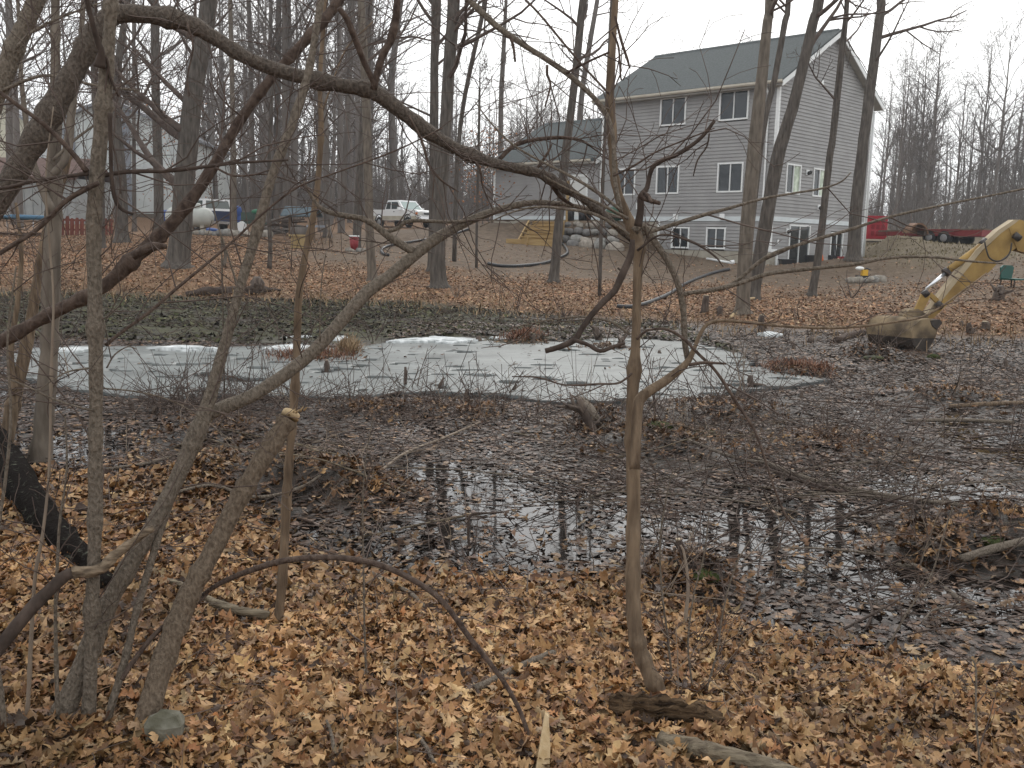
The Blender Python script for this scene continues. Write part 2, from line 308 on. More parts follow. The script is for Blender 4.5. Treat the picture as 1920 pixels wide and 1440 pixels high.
# ---------------------------------------------------------------- water, ice, snow
def water_mat():
    m = mat('pond_water', (.011, .009, .008), .035, .5); t = m.node_tree; b = t.nodes['Principled BSDF']
    tcn = t.nodes.new('ShaderNodeTexCoord'); n = t.nodes.new('ShaderNodeTexNoise'); n.inputs['Scale'].default_value = 5; n.inputs['Detail'].default_value = 2
    bp = t.nodes.new('ShaderNodeBump'); bp.inputs['Strength'].default_value = .03; bp.inputs['Distance'].default_value = .02
    t.links.new(tcn.outputs['Object'], n.inputs['Vector']); t.links.new(n.outputs['Fac'], bp.inputs['Height']); t.links.new(bp.outputs[0], b.inputs['Normal']); return m
wm = MB(); wm.faces([(-60, -6, 0), (60, -6, 0), (60, 26, 0), (-60, 26, 0)], [(0, 1, 2, 3)]); tag(wm.build('pond_water', water_mat()), kind='structure')
def sheet(name, poly, z0, res, m, amp=.25, h=.03, bump=.012, mound=0, edge=False):
    poly = np.asarray(poly); x0, y0 = poly.min(0)-.3; x1, y1 = poly.max(0)+.3
    X, Y = np.meshgrid(np.arange(x0, x1, res), np.arange(y0, y1, res)); ins = (fbm(X*2.6+31, Y*5.2, 4) > -.22-.0*X) & inpoly(X+amp*fbm(X*1.7, Y*1.7)*2+amp*1.1*fbm(X*7, Y*7, 5), Y+amp*fbm(X*1.7+7, Y*1.7)*2+amp*1.1*fbm(X*7+4, Y*7, 5), poly)
    Zs = z0+bump*fbm(X*2, Y*2, 5)
    if mound:
        dd = ins.astype(float)
        for _ in range(6): dd = (dd+np.roll(dd, 1, 0)+np.roll(dd, -1, 0)+np.roll(dd, 1, 1)+np.roll(dd, -1, 1))/5
        Zs = Zs+mound*np.clip(dd*2-1, 0, 1)**.6*(.6+1.2*np.abs(fbm(X*5, Y*5)))
    idx = np.arange(X.size).reshape(X.shape); q = ins[:-1, :-1] & ins[1:, :-1] & ins[:-1, 1:] & ins[1:, 1:]
    a = np.stack([idx[:-1, :-1][q], idx[:-1, 1:][q], idx[1:, 1:][q], idx[1:, :-1][q]], 1); b = MB(); V = np.column_stack([X.ravel(), Y.ravel(), Zs.ravel()])
    ed = {}
    for f in a.tolist():
        for k in range(4):
            e = (f[k], f[(k+1) % 4]); r = (e[1], e[0])
            if r in ed: del ed[r]
            else: ed[e] = 1
    used = sorted({i for e in ed for i in e}); mp = {i: k+len(V) for k, i in enumerate(used)}
    V = np.vstack([V, [(V[i][0], V[i][1], -.06) for i in used]]); b.add(V, a, np.full(len(a), 4)); E = np.array([(e[1], e[0], mp[e[0]], mp[e[1]]) for e in ed])
    b.l.append(E.ravel()); b.c.append(np.full(len(E), 4)); b.mi.append(np.zeros(len(E), int))
    if edge:
        e_ = ins.astype(float)
        for _ in range(14): e_ = (e_+np.roll(e_, 1, 0)+np.roll(e_, -1, 0)+np.roll(e_, 1, 1)+np.roll(e_, -1, 1))/5
        for _ in range(16): e_ = (e_+np.roll(e_, -1, 0)+np.roll(e_, 1, 0))/3
        c_ = np.clip((e_-.45)/.42+.6*fbm(X*3, Y*5, 4), 0, 1).ravel(); c_ = np.concatenate([c_, np.zeros(len(used))]); b.col.append(np.repeat(c_[:, None], 3, 1))
    return b.build(name, m)
def ice_mat():
    m = mat('grey_ice', (.2, .2, .2), .38, .4); t = m.node_tree; b = t.nodes['Principled BSDF']; tcn = t.nodes.new('ShaderNodeTexCoord')
    def nz_(sc, st, d, ds=0):
        mp = t.nodes.new('ShaderNodeMapping'); mp.inputs['Scale'].default_value = st; n = t.nodes.new('ShaderNodeTexNoise'); n.inputs['Scale'].default_value = sc; n.inputs['Detail'].default_value = d; n.inputs['Distortion'].default_value = ds; t.links.new(tcn.outputs['Object'], mp.inputs[0]); t.links.new(mp.outputs[0], n.inputs['Vector']); return n
    def rmp(n, st):
        r = t.nodes.new('ShaderNodeValToRGB'); e = r.color_ramp.elements
        while len(e) < len(st): e.new(.5)
        for i, (p, c) in enumerate(st): e[i].position = p; e[i].color = (*c, 1)
        t.links.new(n.outputs['Fac'], r.inputs['Fac']); return r.outputs[0]
    c1 = rmp(nz_(.9, (.7, 1.5, 1), 8, .5), [(.28, (.085, .094, .090)), (.46, (.138, .150, .145)), (.66, (.192, .206, .200))]); c2 = rmp(nz_(5, (.5, 1.9, 1), 8, .8), [(.28, (.60, .60, .58)), (.46, (.95, .95, .95)), (.7, (1.10, 1.10, 1.10))])
    mm = t.nodes.new('ShaderNodeMix'); mm.data_type = 'RGBA'; mm.blend_type = 'MULTIPLY'; mm.inputs['Factor'].default_value = 1; t.links.new(c1, mm.inputs['A']); t.links.new(c2, mm.inputs['B']); at = t.nodes.new('ShaderNodeAttribute'); at.attribute_name = 'tint'; m3 = t.nodes.new('ShaderNodeMix'); m3.data_type = 'RGBA'; m3.inputs['A'].default_value = (.035, .036, .034, 1); t.links.new(at.outputs['Fac'], m3.inputs['Factor']); t.links.new(mm.outputs['Result'], m3.inputs['B']); t.links.new(m3.outputs['Result'], b.inputs['Base Color'])
    bp = t.nodes.new('ShaderNodeBump'); bp.inputs['Strength'].default_value = .3; bp.inputs['Distance'].default_value = .02; t.links.new(nz_(9, (1, 1, 1), 8).outputs['Fac'], bp.inputs['Height']); t.links.new(bp.outputs[0], b.inputs['Normal']); return m
im = ice_mat()
tag(sheet('pond_ice', ICEW, .030, .055, im, .28, edge=True), kind='structure')
snow = mat('snow', (.34, .36, .355), .75, .3, col2=(.62, .64, .64), scale=9, bump=.4)
SN = [[(715,641),(760,634),(800,630),(850,633),(905,638),(850,642),(790,641)],[(600,634),(640,628),(665,633),(630,637)],[(520,632),(560,628),(590,630),(560,634)],[(910,633),(940,626),(985,632),(950,637)],[(270,652),(330,646),(390,650),(440,655),(340,657)],
      [(480,655),(545,645),(600,650),(570,657)],[(90,655),(150,650),(200,654),(140,659)],[(1410,624),(1440,620),(1470,626),(1440,630)]]
for k, p in enumerate(SN):
    o = sheet('snow_ridge', [atZ(u, v, .05)[:2] for u, v in p], .05, .04, snow, .13, mound=.026)
    tag(o, ['long white snow ridge at the middle of the far ice edge','small snow patch on the mud right of the leaning limb','small snow patch in the dark mud left of centre','snow scrap behind the black root at the far ice edge','white snow rim on the far ice edge between the two left stems','snow rim behind the rusty mound of dead grass on the ice','snow scrap at the left end of the grey ice','snow scrap on the shore right of the central sapling'][k], 'snow', 'snow patches round the ice')
# ---------------------------------------------------------------- house
def siding_mat(): return mat('grey_siding', (.275, .268, .264), .6, .3, col2=(.32, .313, .308), scale=1.2, stretch=(1, 1, 1), detail=6)
siding_mat(); mat('white_trim', (.72, .73, .72), .5, .35, col2=(.78, .79, .78), scale=3); mat('cream_gutter', (.52, .48, .40), .5, .35, col2=(.60, .56, .48), scale=3)
mat('soffit', (.36, .34, .31), .6, .3, col2=(.42, .40, .37), scale=3); mat('glass_dark', (.022, .027, .032), .05, .55); mat('glass_reflection_paint', (.30, .36, .26), .08, .6, col2=(.62, .70, .55), scale=2.5, ramp=(.4, .62))  # the pale green pane colour is a painted reflection of trees
mat('curtain', (.05, .055, .06), .7, .2); mat('concrete', (.30, .27, .22), .85, .25, col2=(.40, .37, .31), scale=2.5, bump=.2); mat('black_plastic', (.015, .015, .017), .4, .4); mat('lamp_black', (.02, .02, .02), .4, .4)
def shingle():
    m = mat('green_shingles', (.046, .054, .055), .9, .25, col2=(.088, .099, .10), scale=30, stretch=(.35, 1, 1), bump=.5, detail=4); return m
shingle(); mat('door_white', (.62, .62, .60), .5, .3)
HS = thing('house', 'large grey house with two full storeys, walkout basement and an attached garage wing', 'house', (11.0, 42.0, 0), rad(-45))
S = .1524
def lap(mb, a0, a1, z0, z1, holes=(), axis='x', pos=0.0, sgn=-1, top=None):
    """overlapping boards; a = coordinate along the wall, outward side = sgn on the other axis; top(z)->(a0,a1) clips a gable"""
    z = z0
    while z < z1-.01:
        zt = min(z+S, z1); c0, c1 = (a0, a1) if top is None else top(z); d0, d1 = (a0, a1) if top is None else top(zt)
        if c1-c0 < .05: break
        cut = sorted([h[:2] for h in holes if h[2]-.02 < (z+zt)/2 < h[3]+.02]); seg = []; p = c0
        for h0, h1 in cut: seg.append((p, h0)); p = h1
        seg.append((p, c1))
        for s0, s1 in seg:
            if s1-s0 < .01: continue
            t0 = d0 if s0 == c0 else s0; t1 = d1 if s1 == c1 else s1
            P = [(s0, .036, z), (s1, .036, z), (t1, .004, zt), (t0, .004, zt), (s0, .003, z), (s1, .003, z)]
            V = [(q[0], pos+sgn*q[1], q[2]) if axis == 'x' else (pos-sgn*q[1], q[0], q[2]) for q in P]
            mb.faces(V, [(0, 1, 2, 3), (4, 5, 1, 0)])
        z += S
ZB, ZT, ZE, ZR = 1.49, 2.90, 8.62, 11.2
fw = [(-6.12,-4.72,7.19,8.41),(-2.89,-1.45,7.2,8.43),(-8.72,-7.48,4.05,5.28),(-6.18,-4.93,4.07,5.31),(-2.80,-1.53,4.08,5.33)]
fb = [(-5.15,-4.2,1.57,2.5),(-3.22,-2.25,1.57,2.49)]
gw = [(.98,2.18,4.05,5.29),(3.38,4.5,4.04,5.26)]; gb = [(1.56,3.37,.80,2.68),(5.42,6.6,1.28,2.44)]
m = MB(); lap(m, -9.6, 0, 3.0, ZE, fw); wall = m.build('front_wall', MAT['grey_siding'], HS, smooth=False)
m = MB(); lap(m, -5.9, 0, ZB, 2.79, fb); m.build('basement_wall', MAT['grey_siding'], HS, smooth=False)
W2 = 8.8; rise = (ZR-ZE)/(W2/2)
m = MB(); lap(m, 0, W2, 3.0, ZE, gw, 'y', 0, -1); lap(m, 0, W2, ZE, ZR, (), 'y', 0, -1, top=lambda z: ((z-ZE)/rise, W2-(z-ZE)/rise)); m.build('gable_wall', MAT['grey_siding'], HS, smooth=False)
m = MB(); lap(m, .55, W2, .84, 2.79, gb, 'y', 0, -1); lap(m, 0, .55, 1.6, 2.79, (), 'y', 0, -1); m.build('basement_wall', MAT['grey_siding'], HS, smooth=False)
m = MB(); lap(m, 0, W2, 2.8, ZE, (), 'y', -9.6, 1); m.box(-9.58, -.02, W2-.04, W2, .8, ZE); m.build('rear_wall', MAT['grey_siding'], HS, smooth=False)
m = MB(); m.box(-9.6, -.005, .08, W2-.05, .2, 1.46); m.box(-9.6, -5.96, -.01, .1, .5, 2.76); m.box(-.12, .028, -.028, .52, .4, 1.46); m.box(-9.62, .005, -.012, .06, .3, 1.47); m.build('foundation', MAT['concrete'], HS, smooth=False)
m = MB(); m.box(-9.62, .05, -.055, 0, 2.79, 3.0); m.box(0, .055, .0, W2+.02, 2.80, 3.0); m.build('band_board', mat('blue_white_board', (.56, .60, .61), .5, .3, col2=(.62, .66, .67), scale=2), HS, smooth=False)
m = MB(); m.box(-.09, .045, -.045, .09, 3.0, ZE); m.box(-.09, .045, -.045, .09, ZB, 2.79); m.build('corner_board', MAT['white_trim'], HS, smooth=False)
m = MB(); m.box(-9.66, -9.52, -.045, .09, 2.79, ZE); m.build('corner_board', MAT['white_trim'], HS, smooth=False)
m = MB(); m.box(-5.99, -5.88, -.05, .06, 1.3, 2.79); m.build('corner_board', MAT['white_trim'], HS, smooth=False)
m = MB(); m.box(-.03, .045, W2-.09, W2+.045, .9, 2.80); m.box(-.03, .045, W2-.09, W2+.045, 3.0, ZE); m.build('corner_board', MAT['white_trim'], HS, smooth=False)
m = MB(); m.box(.035, .1, .46, .56, .75, 1.47); m.box(-.1, .06, .0, .56, 1.47, 1.6); m.build('sill_board', MAT['white_trim'], HS, smooth=False)
def roof(name, x0, x1, ov, z0, zr, w, parent, yoff=0):
    """two slopes over depth w, eave at z0, overhang ov at the eaves and .35 at the gable ends"""
    r = (zr-z0)/(w/2); t = .16; ze = z0-ov*r
    m = MB(); m.prism([(yoff-ov, ze+.06), (yoff+w/2, zr+.06), (yoff+w+ov, ze+.06), (yoff+w+ov, ze+.06+t), (yoff+w/2, zr+.06+t), (yoff-ov, ze+.06+t)], x0, x1, 'x'); rf = m.build(name, MAT['green_shingles'], parent, smooth=False)
    m = MB()
    for k in range(int((x1-x0)/.3)):
        x = x0+k*.3; m.prism([(yoff+w/2-.16, zr+.075+t-.16*r), (yoff+w/2, zr+.085+t), (yoff+w/2+.16, zr+.075+t-.16*r), (yoff+w/2, zr+.11+t)], x, x+.285, 'x')
    m.build('ridge_cap', MAT['green_shingles'], rf, smooth=False)
    for y0, y1, sg in ((yoff-ov, yoff+w/2, 1), (yoff+w/2, yoff+w+ov, -1)):
        zs = (ze, zr) if sg > 0 else (zr, ze)
        for xe in (x1-.02, x0-.02):
            m = MB(); m.prism([(y0, zs[0]-.08), (y1, zs[1]-.08), (y1, zs[1]+.14), (y0, zs[0]+.14)], xe, xe+.04, 'x'); m.build('rake_board', MAT['white_trim'], parent, smooth=False)
        m = MB(); m.prism([(y0, zs[0]-.02), (y1, zs[1]-.02), (y1, zs[1]+.03), (y0, zs[0]+.03)], x0+.03, x1-.03, 'x'); m.build('soffit', MAT['soffit'], parent, smooth=False)
    return ze
ze = roof('roof', -9.95, .38, .42, ZE+.05, ZR, W2, HS)
def gutter(x0, x1, y, z, parent):
    m = MB(); m.prism([(y, z), (y-.07, z-.0), (y-.12, z+.05), (y-.13, z+.13), (y-.10, z+.13), (y-.10, z+.05), (y-.06, z+.02), (y, z+.02)], x0, x1, 'x'); m.build('gutter', MAT['cream_gutter'], parent, smooth=False)
gutter(-9.95, .42, -.43, ze+.05, HS)
m = MB(); m.box(-9.9, .36, -.42, 0, ze-.03, ze+.01); m.build('soffit', MAT['soffit'], HS, smooth=False)
def downspout(P, parent):
    m = MB(); m.tube(P, .042, 6); m.build('downspout', MAT['white_trim'], parent)
downspout([(-.42, -.46, ze+.06), (-.42, -.30, ze-.15), (-.42, -.08, ze-.4), (-.42, -.075, 5), (-.42, -.075, 1.5), (-.42, -.2, 1.25)], HS)
downspout([(-9.45, -.46, ze+.06), (-9.45, -.3, ze-.15), (-9.45, -.08, ze-.4), (-9.45, -.075, 5), (-9.45, -.075, 3.1)], HS)
m = MB(); m.tube([(.08, W2+.05, ZE-.3), (.08, W2+.05, 1.35)], .05, 6); m.build('downspout', MAT['white_trim'], HS)
def window(h, wall, parent, g2='glass_dark', split=True, name='window'):
    """frame proud of the boards, a sash bar, two panes set in"""
    a0, a1, z0, z1 = h; t = .072
    def bx(mb, p0, p1, q0, q1, d0, d1):
        if wall == 'x': mb.box(p0, p1, -d1, -d0, q0, q1)
        else: mb.box(d0, d1, p0, p1, q0, q1)
    m = MB(); bx(m, a0-t*.4, a0+t*.6, z0-t*.4, z1+t*.4, -.05, .06); bx(m, a1-t*.6, a1+t*.4, z0-t*.4, z1+t*.4, -.05, .06)
    bx(m, a0+t*.6, a1-t*.6, z1-t*.6, z1+t*.4, -.05, .058); bx(m, a0+t*.6, a1-t*.6, z0-t*.4, z0+t*.6, -.05, .062); c = (a0+a1)/2
    if split: bx(m, c-.022, c+.022, z0+t*.6, z1-t*.6, -.05, .045)
    fr = m.build(name, MAT['white_trim'], parent, smooth=False)
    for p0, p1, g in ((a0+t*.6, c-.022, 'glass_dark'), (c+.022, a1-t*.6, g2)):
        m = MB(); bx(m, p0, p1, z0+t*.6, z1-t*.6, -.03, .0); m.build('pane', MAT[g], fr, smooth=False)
    return fr
for h in fw+fb: window(h, 'x', HS)
for h in gw: window(h, 'y', HS, 'glass_reflection_paint')
sd_ = window(gb[0], 'y', HS, 'glass_dark', name='sliding_door'); window(gb[1], 'y', HS, 'glass_dark')
for px in (-4.95, -2.42):
    m = MB(); m.box(px-.13, px+.13, -.14, -.056, 2.86, 3.12, ty=.02); o = m.build('dryer_vent', MAT['white_trim'], HS, smooth=False)
m = MB(); m.box(.03, .09, 3.38, 3.62, 8.86, 9.12); m.build('gable_vent', MAT['white_trim'], HS, smooth=False)
for q, z in ((1.34, 2.4), (2.78, 5.03), (4.05, 3.55)):
    m = MB(); m.box(.03, .07, q-.12, q+.12, z-.12, z+.12); w_ = m.build('wall_lamp', MAT['white_trim'], HS, smooth=False)
    m = MB(); m.blob((.15, q-.07, z-.03), .07, .06, .09, 3, .05); m.blob((.15, q+.09, z+.01), .07, .06, .08, 4, .05); m.build('lamp_head', MAT['lamp_black'], w_)
m = MB(); m.box(.03, .09, .5, .6, 1.85, 2.02); m.build('outlet_box', MAT['white_trim'], HS, smooth=False)
m = MB(); m.box(-7.3, -7.2, -.09, -.03, 3.35, 3.65); m.build('meter_box', MAT['white_trim'], HS, smooth=False)
# garage wing
GA0, GA1, GZ, GE, GR, GW = -17.3, -9.64, 2.9, 5.82, 8.25, 8.4
dr = (-11.52, -10.56, 2.9, 5.06)
m = MB(); lap(m, GA0, GA1, 3.04, GE, [dr]); m.box(GA0, GA1, .01, .06, 3.0, 3.06); m.build('garage_wall', MAT['grey_siding'], HS, smooth=False)
m = MB(); lap(m, 0, GW, 3.04, GE, (), 'y', GA0, 1); lap(m, 0, GW, GE, GR, (), 'y', GA0, 1, top=lambda z: ((z-GE)/((GR-GE)/(GW/2)), GW-(z-GE)/((GR-GE)/(GW/2)))); m.build('garage_wall', MAT['grey_siding'], HS, smooth=False)
m = MB(); m.box(GA0-.02, GA1, -.05, 0, 2.86, 3.04); m.build('band_board', MAT['blue_white_board'], HS, smooth=False)
m = MB(); m.box(GA0+.02, GA1, .0, GW, 2.0, 2.86); m.box(GA0+.04, GA1, GW-.06, GW, 2.86, GE); m.build('foundation', MAT['concrete'], HS, smooth=False)
m = MB(); m.box(GA0-.05, GA0+.09, -.045, .09, 3.04, GE); m.build('corner_board', MAT['white_trim'], HS, smooth=False)
zg = roof('garage_roof', GA0-.35, GA1-.0, .4, GE+.05, GR, GW, HS); gutter(GA0-.35, GA1-.3, -.41, zg+.05, HS)
m = MB(); m.box(GA0-.3, GA1, -.40, 0, zg-.03, zg+.01); m.build('soffit', MAT['soffit'], HS, smooth=False)
m = MB(); m.box(dr[0], dr[1], -.01, .04, dr[2], dr[3]-.06); d = m.build('door', MAT['door_white'], HS, smooth=False)
m = MB(); m.box(dr[0]-.1, dr[0], -.06, .02, 2.9, dr[3]+.06); m.box(dr[1], dr[1]+.1, -.06, .02, 2.9, dr[3]+.06); m.box(dr[0], dr[1], -.058, .02, dr[3]-.06, dr[3]+.06); m.build('door_frame', MAT['white_trim'], d, smooth=False)
m = MB(); m.blob((dr[1]-.1, -.05, 3.85), .04, .04, .04, 1, .0); m.build('handle', MAT['lamp_black'], d)
# ---------------------------------------------------------------- bare trees
def rv(rg): v = rg.normal(size=3); return v/np.linalg.norm(v)
def grow(mb, p, d, Ln, r, lvl, rg, kids, wob=.16, up=.06, rmin=.007, k=(8, 6, 4, 3), t0=.22, ang=(.5, 1.05), shrink=(.38, .62)):
    n = (9, 7, 5, 4)[min(lvl, 3)]; P = [np.array(p, float)]; d = np.array(d, float); st = Ln/(n-1)
    for i in range(n-1):
        d = d+rg.normal(size=3)*wob*(1 if lvl else .6)*.6; d[2] += up; d /= np.linalg.norm(d); P.append(P[-1]+d*st)
    P = np.array(P); R = np.maximum(np.linspace(r, r*(.3 if lvl < 2 else .45), n), rmin)
    mb.tube(P, R, k[min(lvl, 3)], cap=False)
    if lvl >= len(kids): return
    nk = kids[lvl]
    for j in range(nk):
        t = t0+(1-t0)*(j+rg.random())/nk; f = t*(n-1); i = min(int(f), n-2); q = P[i]+(P[i+1]-P[i])*(f-i)
        ax = P[i+1]-P[i]; ax /= np.linalg.norm(ax); s = np.cross(ax, rv(rg)); s /= np.linalg.norm(s); a = rg.uniform(*ang)
        dd = ax*math.cos(a)+s*math.sin(a); ll = Ln*rg.uniform(*shrink)*(1.15-.55*t); rr = R[i]*rg.uniform(.38, .62)
        grow(mb, q, dd, ll, rr, lvl+1, rg, kids, wob*1.12, up*.9, rmin, k, .18, ang, shrink)
def along(P, t):
    n = len(P)-1; f = t*n; i = min(int(f), n-1); a = P[i+1]-P[i]; return P[i]+a*(f-i), a/np.linalg.norm(a), i
def limbs(mb, P, R, rg, n, t0, t1, lenf, kids, elev=(.15, .9), rmin=.008, rf=(.25, .5), wob=.2, up=.05):
    for j in range(n):
        t = t0+(t1-t0)*(j+rg.random())/n; q, ax, i = along(P, t); a = rg.uniform(0, 2*math.pi); e = rg.uniform(*elev)
        d = np.array([math.cos(a)*math.cos(e), math.sin(a)*math.cos(e), math.sin(e)])
        grow(mb, q, d, lenf(t)*rg.uniform(.6, 1.25), max(R[i]*rg.uniform(*rf), rmin*1.5), 1, rg, kids, wob, up, rmin)
def link_tree(nm, label, cat, group, P, R, rg, mtr, mtw, nl, t0, lenf, kids, k=10, rmin=.008, elev=(.15, .9), t1=1, flare=True, extra=None):
    P = np.asarray(P); th = thing(nm, label, cat, P[0], 0, group, local=False); m = MB()
    PP, RR = P.copy(), np.array(R, float)
    if flare:
        PP = np.vstack([P[0]-[0, 0, .15], P[0]+[0, 0, .05], P[0]+(P[1]-P[0])*.25, P[0]+(P[1]-P[0])*.6, P[1:]]); RR = np.concatenate([[R[0]*1.65, R[0]*1.4, R[0]*1.12, R[0]], R[1:]])
    m.tube(PP, RR, k, cap=True, rough=.035, rng=rg); m.build('trunk', mtr, th)
    c = MB(); limbs(c, P, np.array(R), rg, nl, t0, t1, lenf, kids, elev, rmin)
    if extra: extra(c)
    if c.n: c.build('crown', mtw, th)
    return th
# trees one can tell apart: picture points (x, y, width), foot first; depth is found from the foot on the ground (or given)
TR = [
 ('big', [(333,500,44),(340,430,40),(347,330,36),(362,180,34),(380,80,31),(392,0,29)], None, 'bark_grey', 'thick grey trunk with flared foot standing left of the white propane tank', 18),
 ('tan', [(699,528,18),(693,430,16),(687,200,16),(682,100,15),(677,0,13)], None, 'bark_tan', 'pale tan trunk standing in the leaves in front of the white pickup bed', 8),
 ('dbl', [(823,540,31),(820,460,29),(828,330,24),(837,210,22),(843,110,22),(851,0,22)], None, 'bark_grey', 'thick ridged grey trunk at the leafy pond edge, just right of the white pickup', 14),
 ('dbl2', [(812,482,20),(813,400,18),(814,220,16),(815,110,15),(818,0,18)], 32, 'bark_grey', 'grey trunk close behind the ridged trunk right of the white pickup', 12),
 ('slim', [(852,470,8),(856,330,8),(866,215,8),(884,120,8),(902,40,8),(908,0,7)], 36, 'bark_grey', 'slender curved tree leaning right out of the ridged pond edge trunk', 14),
 ('gar', [(1038,530,19),(1046,440,17),(1058,310,16),(1072,200,14),(1085,80,14),(1094,0,14)], None, 'bark_grey', 'grey leaning trunk in front of the garage, inside the black pipe loop', 12),
 ('post', [(1124,556,7),(1127,440,7),(1131,320,6),(1137,200,6),(1142,90,5),(1146,0,4)], None, 'bark_grey', 'thin straight pole-like tree in the leaves in front of the boulder wall', 7),
 ('pairL', [(1392,590,27),(1397,480,26),(1411,310,25),(1425,180,22),(1439,40,17),(1443,0,16)], None, 'bark_tan', 'stout tan trunk at the pond edge, right of the basement windows of the house', 8),
 ('pairV', [(1404,400,11),(1428,262,11),(1452,150,11),(1472,40,11),(1478,0,10)], 25.1, 'bark_grey', 'slim dark stem rising from beside the stout tan trunk at the house corner', 6),
 ('pairR', [(1410,562,25),(1432,440,25),(1457,300,24),(1474,240,22),(1492,180,20),(1525,40,18),(1535,0,18)], None, 'bark_grey', 'grey trunk leaning right across the house corner, right of the stout tan one', 8),
 ('slid', [(1522,555,16),(1533,490,15),(1543,410,14),(1555,300,13),(1562,255,13),(1573,150,13),(1585,40,10),(1588,0,9)], None, 'bark_grey', 'slim grey trunk standing in front of the sliding door of the house', 8),
 ('gable', [(1600,488,25),(1605,400,22),(1615,300,20),(1622,240,19),(1634,150,18),(1648,40,16),(1652,0,15)], None, 'bark_grey', 'dark grey trunk standing by the far edge of the house gable', 9),
 ('fork', [(738,392,14),(737,300,14),(735,220,13),(734,150,13),(744,60,11),(752,0,9)], 82, 'bark_far', 'forked trunk rising behind the cab of the white pickup', 26),
 ('f0', [(298,432,18),(297,330,17),(292,170,15),(290,0,15)], 46, 'bark_grey', 'straight grey trunk in front of the right end of the pale metal barn', 14),
 ('f1', [(228,440,25),(226,330,23),(217,220,20),(222,120,14),(238,0,10)], 40, 'bark_grey', 'brownish trunk in front of the barn doorway, behind the straight foreground stem', 14),
 ('f2', [(252,432,8),(251,250,7),(250,0,6)], 50, 'bark_far', 'thin pole tree in front of the white barn wall', 14),
 ('pale', [(439,438,11),(438,300,10),(435,150,9),(432,0,8)], 49, 'bark_tan', 'thin pale tan trunk at the tail of the blue pickup', 10),
 ('f3', [(190,468,15),(188,330,14),(178,180,12),(172,0,12)], 36, 'bark_grey', 'grey trunk by the red picket fence, half hidden by the straight foreground stem', 12),
 ('g1', [(516,420,12),(519,300,12),(521,120,11),(523,0,10)], 52, 'bark_far', 'straight grey trunk right of the green lawn seat', 12),
 ('g2', [(537,425,13),(536,300,13),(534,120,11),(534,0,10)], 50, 'bark_far', 'straight trunk just left of the roofed wishing well', 12),
 ('g3', [(614,432,14),(611,300,13),(606,150,12),(603,0,11)], 47, 'bark_far', 'straight trunk right of the wishing well roof', 14),
 ('g4', [(640,430,10),(647,300,10),(655,150,10),(661,0,9)], 50, 'bark_far', 'slim trunk left of the red bucket among the far trees', 12),
 ('g5', [(668,450,16),(674,330,14),(684,180,13),(693,0,12)], 42, 'bark_grey', 'trunk with white stones round its foot beside the red bucket', 12),
 ('g6', [(478,420,10),(472,250,10),(470,120,9),(466,0,8)], 56, 'bark_far', 'slim trunk behind the green lawn seat', 12),
 ('g7', [(940,330,10),(939,210,9),(944,100,8),(949,0,6)], 62, 'bark_far', 'slim straight tree rising behind the left end of the garage roof', 10),
 ('g8', [(1086,260,10),(1089,200,10),(1104,94,9),(1120,0,8)], 64, 'bark_far', 'leaning tree rising behind the ridge of the garage roof', 10),
 ('g9', [(893,505,5),(894,420,5),(897,300,5),(899,180,4)], 34, 'bark_grey', 'thin sapling standing at the edge of the dirt yard left of the black pipe loop', 8),
 ('h1', [(505,520,9),(507,460,8),(503,380,7),(506,260,6),(512,140,5)], 29, 'bark_grey', 'short grey sapling standing beside the dark stump at the pond edge', 8),
 ('h2', [(420,505,8),(422,470,6),(408,420,3),(398,380,2)], 28, 'bark_tan', 'little crooked sapling stub right of the flared trunk', 4),
]
rgT = np.random.default_rng(11)
for key, pts, Yd, bm, lab, nl in TR:
    u, v, w = pts[0]
    if Yd is None: g = hit(u, v, 18)
    else: a = atY(u, v, Yd); g = np.array([a[0], a[1], gz(a[0], a[1])])
    Y = g[1]; P = [g]; R = [w/FPX*Y/2]
    for (u, v, w) in pts[1:]: P.append(atY(u, v, Y)); R.append(w/FPX*Y/2)
    P = np.array(P); P = P[np.concatenate([[True], P[1:, 2] > g[2]+.25])]; R = np.array([R[0]]+[r for r, q in zip(R[1:], np.array([atY(a, b, Y) for a, b, c in pts[1:]])) if q[2] > g[2]+.25])
    d = P[-1]-P[-2]; d /= np.linalg.norm(d); top = P[-1]; r = R[-1]; small = key in ('h1', 'h2', 'g9', 'post', 'slim')
    H = max(2.0, (9 if small else 19)-(top[2]-g[2])); H = H if key not in ('h1', 'h2', 'g9') else .6
    d0 = d*.6+np.array([0, 0, .4])
    for q in (.3, .6, 1.0): P = np.vstack([P, top+d0*H*q+rgT.normal(size=3)*.12*H*.15]); R = np.append(R, max(r*(1-.85*q), .01))
    LH = P[-1][2]-P[0][2]; t0 = (.45 if key in ('pairL', 'pairR', 'pairV', 'gable', 'slid', 'gar', 'dbl') else .22) if LH > 8 else .3
    Pi = spline(P, 3); Ri = np.interp(np.linspace(0, len(R)-1, len(Pi)), np.arange(len(R)), R)
    link_tree('sapling' if small else 'tree', lab, 'sapling' if small else 'tree', None, Pi, Ri, rgT, MAT[bm], MAT['twig_far' if Y > 40 else 'twig'], nl, t0, lambda t, LH=LH: (LH*.20 if LH > 8 else LH*.28)*(1.1-.5*t), (0, 5, 4), k=14 if w > 12 else 8, rmin=max(.005, Y*.00018), flare=not small)
